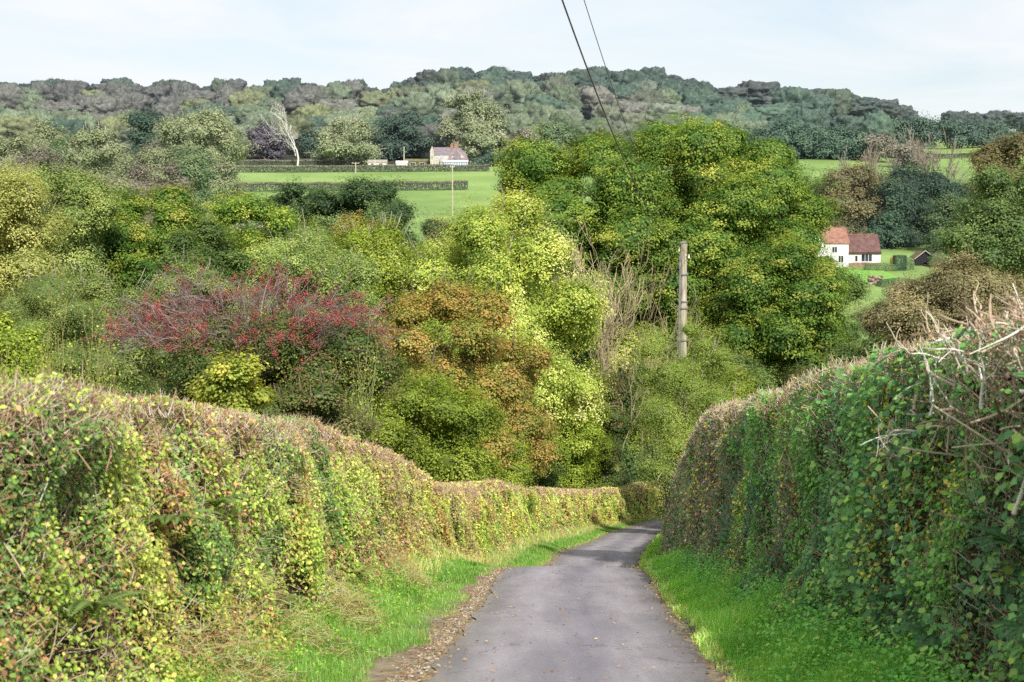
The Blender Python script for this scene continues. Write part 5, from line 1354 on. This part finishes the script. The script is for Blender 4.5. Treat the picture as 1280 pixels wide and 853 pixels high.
    # bold cut branches at the near end
    PB = pal((96, 82, 68), (136, 120, 102), (166, 150, 132), (190, 176, 158)) * 1.0
    n = 240; q = sample_q(PRt, n, 4.5, 13.5); z = rng.uniform(.62, 1.02, n)
    P, N, yy, zr = profile(PRt, 1, q, np.where(rng.random(n) < .45, rng.uniform(1, 1.5, n), z), np.minimum(z, 1), hR(q), 1.7, rng.uniform(-.12, .05, n), 61)
    d = unit(rdir(n) * np.array([.7, 1, .6]) + np.array([-.15, -.1, .5])); L = rng.uniform(.2, .75, (n, 1))
    r = rng.uniform(.0035, .011, n)
    add_twigs(br_, P - d * L * .5, P + d * L * .5, r * 1.15, r * .75, ramp(PB, rng.uniform(0, 1, n)), rng.uniform(0, .16, n), 6, 6, None, True)
    # upright stubs along the skyline of the hedge
    n = 110; q = sample_q(PRt, n, 5, 13.5); a = rng.uniform(1.0, 1.7, n)
    P, N, yy, zr = profile(PRt, 1, q, a, np.ones(n), hR(q), 1.7, np.zeros(n), 61)
    d = unit(np.array([-.05, 0, 1.]) + rng.normal(size=(n, 3)) * .42); L = rng.uniform(.06, .26, (n, 1)); r = rng.uniform(.007, .016, n)
    add_twigs(br_, P - d * .15, P + d * L, r * 1.1, r * .85, ramp(PB, rng.uniform(.3, 1, n)), rng.uniform(0, .08, n), 3, 6, None, True)
    n = 120; q = sample_q(PRt, n, 5.5, 14); z = rng.uniform(.66, 1.0, n)
    P, N, yy, zr = profile(PRt, 1, q, np.where(rng.random(n) < .5, rng.uniform(1, 1.5, n), z), np.minimum(z, 1), hR(q), 1.7, rng.uniform(-.14, .02, n), 61)
    for i in range(n):
        dd = unit(rng.normal(size=3) * np.array([.5, .9, .35]) + np.array([-.25, -.15, .25]))
        bb = Cloud()
        bare_branches(bb, np.zeros(3), .72, .40, rng.uniform(.008, .017), PB[int(rng.integers(4))] * rng.uniform(.8, 1.15), 3, 2, .004, .05, .75, .36, wig=.14)
        V = np.concatenate(bb.V); X_ = unit(np.cross(dd, [0.3, .2, .9])); Y_ = np.cross(dd, X_)
        V = V[:, :1] * X_ + V[:, 1:2] * Y_ + V[:, 2:] * dd + P[i] - dd * .12
        br_.add(V, np.concatenate(bb.Q), np.concatenate(bb.C))
    # a few thick leaning laid stems
    n = 12; q = sample_q(PRt, n, 5.5, 12); z = rng.uniform(.45, .9, n)
    P, N, yy, zr = profile(PRt, 1, q, z, z, hR(q), 1.7, rng.uniform(-.10, .02, n), 61)
    d = unit(np.stack([rng.normal(size=n) * .25, rng.normal(size=n) * .5 - .35, rng.uniform(.5, 1.1, n)], -1)); L = rng.uniform(.5, 1.1, (n, 1)); r = rng.uniform(.009, .018, n)
    add_twigs(br_, P - d * L * .5, P + d * L * .5, r * 1.2, r * .8, ramp(PB, rng.uniform(.2, 1, n)), rng.uniform(.02, .10, n), 6, 6, None, True)
    lf.build('foliage', M['leaf_gloss'], root); bl.build('hazel_leaves', M['leaf_gloss'], root)
    tw.build('cut_twigs', M['wood'], root); br_.build('cut_branches', M['wood'], root, True)
right_hedge()

# ------------------------------------------------------------------ ferns
def fern(name, label, base, n_fronds, length, colr, group=None, lean=(0, 0)):
    root_z = base[2]
    cl = Cloud(); 
    for f in range(n_fronds):
        a = rng.uniform(0, 2 * math.pi); L = length * rng.uniform(.7, 1.15)
        d = np.array([math.cos(a) + lean[0], math.sin(a) + lean[1], 0]); d = d / np.linalg.norm(d)
        ns = 24; t = np.linspace(0.02, 1, ns)
        C0 = np.array(base) + d * (L * (t ** 1.1) * .85)[:, None] + np.array([0, 0, 1.]) * (L * (.75 * t - .62 * t ** 2.2))[:, None]
        side = np.cross(d, [0, 0, 1.])
        tang = unit(np.gradient(C0, axis=0))
        upv = unit(np.cross(side[None], tang)); upv *= np.sign(upv[:, 2:3] + 1e-6)
        c = colr * rng.uniform(.8, 1.2)
        add_twigs(cl, C0[:-1], C0[1:], .003, .002, np.repeat(c[None] * .8, ns - 1, 0), 0, 1, 3)
        pl = L * .20 * np.sin(np.clip(t * 1.05, 0, 1) * math.pi) ** .7 * (1.1 - .4 * t)
        for s in (-1, 1):
            dirp = unit(side[None] * s + tang * .45 - np.array([0, 0, .18]))
            P = C0 + dirp * (pl * .5)[:, None]
            X = unit(np.cross(dirp, upv))
            w = L * .021
            V = np.stack([C0, P + X * w, C0 + dirp * pl[:, None], P - X * w], 1)
            cl.add(V, (np.arange(ns) * 4)[:, None] + np.arange(4)[None], np.repeat(c[None], ns, 0) * rng.uniform(.85, 1.15, (ns, 1)))
    o = cl.build(name, M['leaf_gloss'], None, origin=base); tag(o, label, 'fern', group)
FG = lin((122, 146, 76)); FY = lin((168, 172, 92)); FD = lin((84, 124, 74))
def lane_pt(y, t, dz=0):
    x = float(lane_x(np.array([y]))[0]) + t
    return (x, y, float(ground(x, y)) + dz)
def face_pt(path, side, y, z, hf):
    q = np.array([np.interp(y, path.Y, path.L)])
    P, N, _, _ = profile(path, side, q, np.array([z]), np.array([z]), hf(q), 1.5, np.array([-.02]), 41 if side < 0 else 61)
    return tuple(float(v) for v in P[0])
for y, z, c, l, lb in ((19.0, .02, FY, .52, 'yellowish fern at the foot of the left hedge where grass meets straw'),
                       (12.6, .55, FG, .50, 'green fern growing halfway up the near left hedge'),
                       (14.2, .60, FG, .42, 'small fern high in the left hedge beyond the near one'),
                       (10.4, .30, FG, .55, 'fern low in the left hedge nearest the viewer'),
                       (16.3, .10, FG * .9, .45, 'dark green fern at the left verge edge'),
                       (21.2, .12, FY * .9, .4, 'pale fern at the far end of the fern group by the left hedge')):
    fern('fern', lb, face_pt(PL, -1, y, z, hL), 9, l, c, 'ferns on the lane banks', (.5, -.3))
for y, z, c, l, lb in ((10.2, .42, FD, .62, 'large dark fern hanging from the middle of the right hedge'),
                       (11.6, .14, FD, .5, 'dark fern low in the right hedge nearest the viewer'),
                       (9.4, .25, FD * 1.1, .5, 'dark fern at the right frame edge'),
                       (13.5, .22, FD * 1.15, .42, 'small fern beside the nettles under the right hedge'),
                       (16.8, .1, FD * 1.25, .36, 'little bright fern at the right verge')):
    fern('fern', lb, face_pt(PRt, 1, y, z, hR), 9, l, c, 'ferns on the lane banks', (-.6, -.3))

# ------------------------------------------------------------------ verge grass, weeds, dead straw, litter (uncountable)
def blades(cl, x, y, h, w, C, lean=.5):
    n = len(x); g = ground(x, y)
    P = np.stack([x, y, g], -1); a = rng.uniform(0, 2 * np.pi, n)
    d = np.stack([np.cos(a), np.sin(a), np.zeros(n)], -1); s = np.stack([-np.sin(a + rng.normal(size=n) * .6), np.cos(a), np.zeros(n)], -1)
    l = rng.uniform(.1, lean, n)[:, None] * h[:, None]
    m = P + d * l * .35 + np.array([0, 0, 1.]) * h[:, None] * .6
    e = P + d * l + np.array([0, 0, 1.]) * h[:, None] * rng.uniform(.75, 1, n)[:, None]
    w = w[:, None]
    V = np.stack([P - s * w * .5, P + s * w * .5, m + s * w * .4, m - s * w * .4, e + s * w * .06, e - s * w * .06], 1)
    Q = (np.arange(n) * 6)[:, None, None] + np.array([[0, 1, 2, 3], [3, 2, 4, 5]])[None]
    cl.add(V, Q.reshape(-1, 4), np.repeat(C, 2, 0))
PGR = .88 * pal((64, 102, 34), (88, 130, 46), (112, 150, 62), (142, 170, 92))
def verge(name, label, side, dens):
    cl = Cloud()
    for y0, y1, dn, w in ((8, 16, 3400, .005), (16, 24, 2900, .006), (24, 36, 2100, .008), (36, 52, 1300, .011), (52, 76, 700, .015), (76, 118, 300, .024)):
        n = int((y1 - y0) * 1.9 * dn * dens); y = rng.uniform(y0, y1, n)
        e0 = 1.34 if side > 0 else 1.50
        # outer limit follows the hedge
        hx, hy = (PRt.X, PRt.Y) if side > 0 else (PL.X, PL.Y)
        lx = lane_x(y); lim = np.abs(np.interp(y, hy, hx) - lx) + .15
        u = rng.uniform(0, 1, n)
        t = e0 + (lim - e0) * u
        edge = (vnoise(y * .9, y * 0, seed=81 + side) - .5) * .5 + (vnoise(y * 3.5, y * 0, seed=83) - .5) * .2
        if side < 0: edge = edge + np.interp(y, [8, 14, 20, 27, 31, 40], [.40, .36, .26, .2, .0, 0.0])
        kp = t > e0 + edge * .8
        if side < 0:
            kp &= ~((t > lim - .9) & (rng.random(n) < .75) & (y < 24) & (vnoise(y * .7, t, seed=85) > .6))
        x = lx + side * t; kp &= rng.random(n) < (.35 + .65 * np.clip((vnoise(x * 3, y * 3, seed=86)) * 1.6, 0, 1))
        x, y, t, lim = x[kp], y[kp], t[kp], lim[kp]; n = len(x)
        h = rng.uniform(.035, .10, n) * (1 + .9 * np.clip((t - e0) / 1.2, 0, 1.2)) * (.7 + .8 * vnoise(x * 1.6, y * 1.6, seed=87))
        C = ramp(PGR, .5 * rng.uniform(0, 1, n) + .5 * vnoise(x * 1.2, y * 1.2, seed=88)) * rng.uniform(.85, 1.12, (n, 1))
        dry = rng.random(n) < .05 + .25 * (t < e0 + .18) + np.where((y > 36) & (side < 0), .30 * (t > lim - .8), 0); C = np.where(dry[:, None], ramp(pal((160, 140, 88), (198, 180, 124)), rng.uniform(0, 1, n)), C)
        if side > 0: C = C * np.interp(t - e0, [0, .5, 1.2], [1.7, 1.45, 1.15])[:, None]; h = h * (.6 + 1.1 * vnoise(x * 2.2, y * 1.4, seed=89) ** 1.5 * 1.6)  # grass colour lifted to offset the hedge's shade, most beside the tarmac
        blades(cl, x, y, h, w * rng.uniform(.7, 1.3, n), C)
    o = cl.build(name, M['grass']); tag(o, label, kind='stuff')
verge('verge_grass', 'bright green grass verge on the left of the lane', -1, 1.0)
verge('verge_grass', 'bright green grass verge on the right of the lane under the hedge', 1, .9)

def weeds():
    cl = Cloud()   # nettles, cow parsley and clover at the foot of the right hedge
    n0 = 1700; y = 8 + rng.uniform(0, 1, n0) ** 1.3 * 30; lx = lane_x(y); lim = np.interp(y, PRt.Y, PRt.X) - lx
    t = np.clip(lim - np.abs(rng.normal(size=n0)) * .45 + .1, 1.5, 9)
    x = lx + t; g = ground(x, y); h = rng.uniform(.08, .55, n0) * np.clip((t - 1.3) / 1.0, .3, 1)
    k = 18; i = np.repeat(np.arange(n0), k); f = rng.uniform(.15, 1, n0 * k)
    P = np.stack([x[i] + rng.normal(size=n0 * k) * .08, y[i] + rng.normal(size=n0 * k) * .08, g[i] + h[i] * f], -1)
    kk = rng.uniform(0, 1, n0)[i]
    C = ramp(pal((52, 100, 48), (80, 134, 58), (116, 166, 74), (148, 190, 92)), .5 * kk + .5 * rng.uniform(0, 1, n0 * k))
    add_leaves(cl, P, rdir(n0 * k) * .55 + np.array([-.2, -.1, 1.]), rng.uniform(.022, .055, n0 * k), C, LEAF)
    n0 = 1000; y = 9 + rng.uniform(0, 1, n0) ** 1.2 * 24; lx = lane_x(y); lim = lx - np.interp(y, PL.Y, PL.X)
    t = np.clip(lim - np.abs(rng.normal(size=n0)) * .4 + .1, 1.9, 9); x = lx - t; g = ground(x, y); h = rng.uniform(.06, .26, n0)
    k = 14; i = np.repeat(np.arange(n0), k); f = rng.uniform(.15, 1, n0 * k)
    P = np.stack([x[i] + rng.normal(size=n0 * k) * .07, y[i] + rng.normal(size=n0 * k) * .07, g[i] + h[i] * f], -1)
    C = ramp(pal((70, 104, 36), (104, 140, 48), (146, 170, 70)), rng.uniform(0, 1, n0 * k))
    add_leaves(cl, P, rdir(n0 * k) * .55 + np.array([.2, -.1, 1.]), rng.uniform(.02, .045, n0 * k), C, LEAF)
    o = cl.build('verge_weeds', M['leaf']); tag(o, 'leafy nettles and weeds at the foot of both hedges', kind='stuff')
weeds()
def straw():
    cl = Cloud()
    n = 8500; y = 7 + rng.uniform(0, 1, n) ** 1.1 * 19; lx = lane_x(y); lim = lx - np.interp(y, PL.Y, PL.X)
    t = lim + rng.normal(size=n) * .30 - .28; x = lx - t
    kp = (vnoise(x * 1.1, y * .9, seed=91) > .64) & (t > 1.6); x, y, t = x[kp], y[kp], t[kp]; n = len(x)
    up = np.clip((t - 2.3) * .8, 0, .7)
    P = np.stack([x, y, ground(x, y) + rng.uniform(0, .16, n) + up * rng.uniform(0, 1, n)], -1)
    d = unit(rdir(n) * np.array([1, 1, .5]) + np.array([.35, 0, -.1])); L = rng.uniform(.06, .26, (n, 1))
    C = ramp(pal((112, 78, 52), (160, 124, 84), (196, 170, 116), (214, 194, 142)), rng.uniform(0, 1, n))
    add_twigs(cl, P, P + d * L, .0028, .0016, C, .08, 2, 3)
    # drier grass seam along the farther left hedge
    n = 6500; y = 26 + 90 * rng.uniform(0, 1, n) ** 1.3; lx = lane_x(y); 
    q = np.interp(y, PL.Y, PL.L); hx, hy, tt = PL.at(q); off = rng.uniform(-.1, .55, n)
    x = hx + tt[:, 1] * off; yy = hy - tt[:, 0] * off
    blades(cl, x, yy, rng.uniform(.12, .42, n), rng.uniform(.008, .016, n), ramp(pal((150, 132, 74), (186, 170, 100), (204, 190, 120), (150, 160, 70)), rng.uniform(0, 1, n)), .7)
    o = cl.build('dead_straw', M['grass']); tag(o, 'dead bracken and dry straw lying along the left hedge foot', kind='stuff')
straw()
def litter():
    cl = Cloud()
    n = 5200; y = 8 + rng.uniform(0, 1, n) ** 1.2 * 40; sd = np.where(rng.random(n) < .6, -1, 1)
    t = np.where(rng.random(n) < .9, 1.42 + rng.normal(size=n) * .16, rng.uniform(-1.2, 1.2, n))
    t = np.where(sd < 0, t + .08 * (y < 30), t); x = lane_x(y) + sd * t
    zc = smooth_interp(y, _yk, _zk)
    g = np.where(np.abs(t) < 1.36, zc + .044, np.maximum(ground(x, y), zc - .012) + .012)
    P = np.stack([x, y, g], -1)
    keep = (np.abs(t) > 1.2) | (rng.random(n) < .8)
    C = ramp(pal((58, 44, 32), (104, 76, 50), (150, 118, 76), (176, 156, 112)), rng.uniform(0, 1, n))
    add_leaves(cl, P[keep], rdir(n)[keep] * .35 + np.array([0, 0, 1.]), rng.uniform(.018, .05, n)[keep], C[keep], LEAF)
    m = 1500; y = 8 + rng.uniform(0, 1, m) ** 1.2 * 32; sd = np.where(rng.random(m) < .65, -1, 1); t = 1.42 + np.abs(rng.normal(size=m)) * .15; x = lane_x(y) + sd * t
    P = np.stack([x, y, np.maximum(ground(x, y), smooth_interp(y, _yk, _zk) - .012) + .012], -1); d = unit(rdir(m) * np.array([1, 1, .08]))
    add_twigs(cl, P, P + d * rng.uniform(.04, .2, (m, 1)), .003, .002, ramp(TAN, rng.uniform(0, .8, m)), .06, 2, 3)
    o = cl.build('leaf_litter', M['leaf']); tag(o, 'small dead leaves and twigs scattered along the tarmac edges', kind='stuff')
    g2 = Cloud(); n = 2200; y = 8 + rng.uniform(0, 1, n) ** 1.2 * 24; sd = np.where(rng.random(n) < .7, -1, 1)
    t = 1.38 + np.abs(rng.normal(size=n)) * .14; x = lane_x(y) + sd * t
    P = np.stack([x, y, smooth_interp(y, _yk, _zk) - .004], -1)
    tv = np.array([[x_, y_, z_] for x_ in (-.5, .5) for y_ in (-.5, .5) for z_ in (-.35, .35)], float)
    V = P[:, None] + (tv[None] + rng.normal(size=(n, 8, 3)) * .1) * rng.uniform(.006, .022, (n, 1, 1))
    cq = np.array([[0, 1, 3, 2], [4, 6, 7, 5], [0, 4, 5, 1], [2, 3, 7, 6], [0, 2, 6, 4], [1, 5, 7, 3]])
    g2.add(V, ((np.arange(n) * 8)[:, None, None] + cq[None]).reshape(-1, 4), np.repeat(ramp(pal((96, 90, 84), (136, 128, 118), (166, 158, 148)), rng.uniform(0, 1, n)), 6, 0))
    o = g2.build('gravel', M['wood']); tag(o, 'loose grit along the broken edges of the tarmac', kind='stuff')
litter()

# ------------------------------------------------------------------ light, sky, camera
SUN_AZ, SUN_EL = 163.0, 38.0   # azimuth clockwise from +Y, elevation
sc = bpy.context.scene
w = bpy.data.worlds.new('World'); sc.world = w; w.use_nodes = True
nt = w.node_tree; nt.nodes.clear(); N = nt.nodes; L = nt.links
sky = N.new('ShaderNodeTexSky'); sky.sky_type = 'NISHITA'; sky.sun_disc = False
sky.sun_elevation = R(SUN_EL); sky.sun_rotation = R(SUN_AZ); sky.air_density = 1.0; sky.dust_density = 1.5; sky.ozone_density = 1.0
bg = N.new('ShaderNodeBackground'); bg.inputs[1].default_value = .15; L.new(sky.outputs[0], bg.inputs[0])
# thin high cloud veil
tc = N.new('ShaderNodeTexCoord')
sp = N.new('ShaderNodeSeparateXYZ'); L.new(tc.outputs['Generated'], sp.inputs[0])
zz = N.new('ShaderNodeMath'); zz.operation = 'ADD'; zz.inputs[1].default_value = .12; L.new(sp.outputs['Z'], zz.inputs[0])
zm = N.new('ShaderNodeMath'); zm.operation = 'MAXIMUM'; zm.inputs[1].default_value = .05; L.new(zz.outputs[0], zm.inputs[0])
dx = N.new('ShaderNodeMath'); dx.operation = 'DIVIDE'; L.new(sp.outputs['X'], dx.inputs[0]); L.new(zm.outputs[0], dx.inputs[1])
dy = N.new('ShaderNodeMath'); dy.operation = 'DIVIDE'; L.new(sp.outputs['Y'], dy.inputs[0]); L.new(zm.outputs[0], dy.inputs[1])
cb = N.new('ShaderNodeCombineXYZ'); L.new(dx.outputs[0], cb.inputs[0]); L.new(dy.outputs[0], cb.inputs[1])
ns = N.new('ShaderNodeTexNoise'); ns.inputs['Scale'].default_value = .85; ns.inputs['Detail'].default_value = 7; ns.inputs['Roughness'].default_value = .6; ns.inputs['Distortion'].default_value = .6
L.new(cb.outputs[0], ns.inputs['Vector'])
mr = N.new('ShaderNodeMapRange'); mr.inputs[1].default_value = .34; mr.inputs[2].default_value = .62; mr.inputs[3].default_value = .42; mr.inputs[4].default_value = .98
L.new(ns.outputs['Fac'], mr.inputs[0])
cl_ = N.new('ShaderNodeBackground'); cl_.inputs[0].default_value = (.95, .98, 1.0, 1); cl_.inputs[1].default_value = 1.0
mx = N.new('ShaderNodeMixShader'); L.new(mr.outputs[0], mx.inputs[0]); L.new(bg.outputs[0], mx.inputs[1]); L.new(cl_.outputs[0], mx.inputs[2])
wo = N.new('ShaderNodeOutputWorld'); L.new(mx.outputs[0], wo.inputs[0])

ld = bpy.data.lights.new('sun', 'SUN'); ld.energy = 5.0; ld.angle = R(.6); ld.color = (1.0, .95, .86)
lo = bpy.data.objects.new('sun', ld); col.objects.link(lo)
from mathutils import Vector
S = Vector((math.sin(R(SUN_AZ)) * math.cos(R(SUN_EL)), math.cos(R(SUN_AZ)) * math.cos(R(SUN_EL)), math.sin(R(SUN_EL))))
lo.rotation_euler = S.to_track_quat('Z', 'Y').to_euler(); lo.location = (20, -20, 30)

cd = bpy.data.cameras.new('camera'); co = bpy.data.objects.new('camera', cd); col.objects.link(co)
cd.sensor_width = 36; cd.lens = 36 * F / 1280; cd.clip_start = .1; cd.clip_end = 8000
co.rotation_euler = (math.pi / 2 - PITCH, 0, 0)
cd.dof.use_dof = True; cd.dof.focus_distance = 48; cd.dof.aperture_fstop = 4.5
sc.camera = co
sc.view_settings.view_transform = 'Standard'; sc.view_settings.look = 'None'; sc.view_settings.exposure = 0
cy = sc.cycles
cy.max_bounces = 5; cy.diffuse_bounces = 3; cy.glossy_bounces = 2; cy.transmission_bounces = 4; cy.transparent_max_bounces = 4
cy.use_denoising = False
cy.sample_clamp_indirect = 6
nq = sum(len(o.data.polygons) for o in col.objects if o.type == 'MESH' and not o.name.startswith(('beech', 'woodland', 'birch')))
print('SCRIPT', round(time.time() - T0, 1), 's; faces', nq)
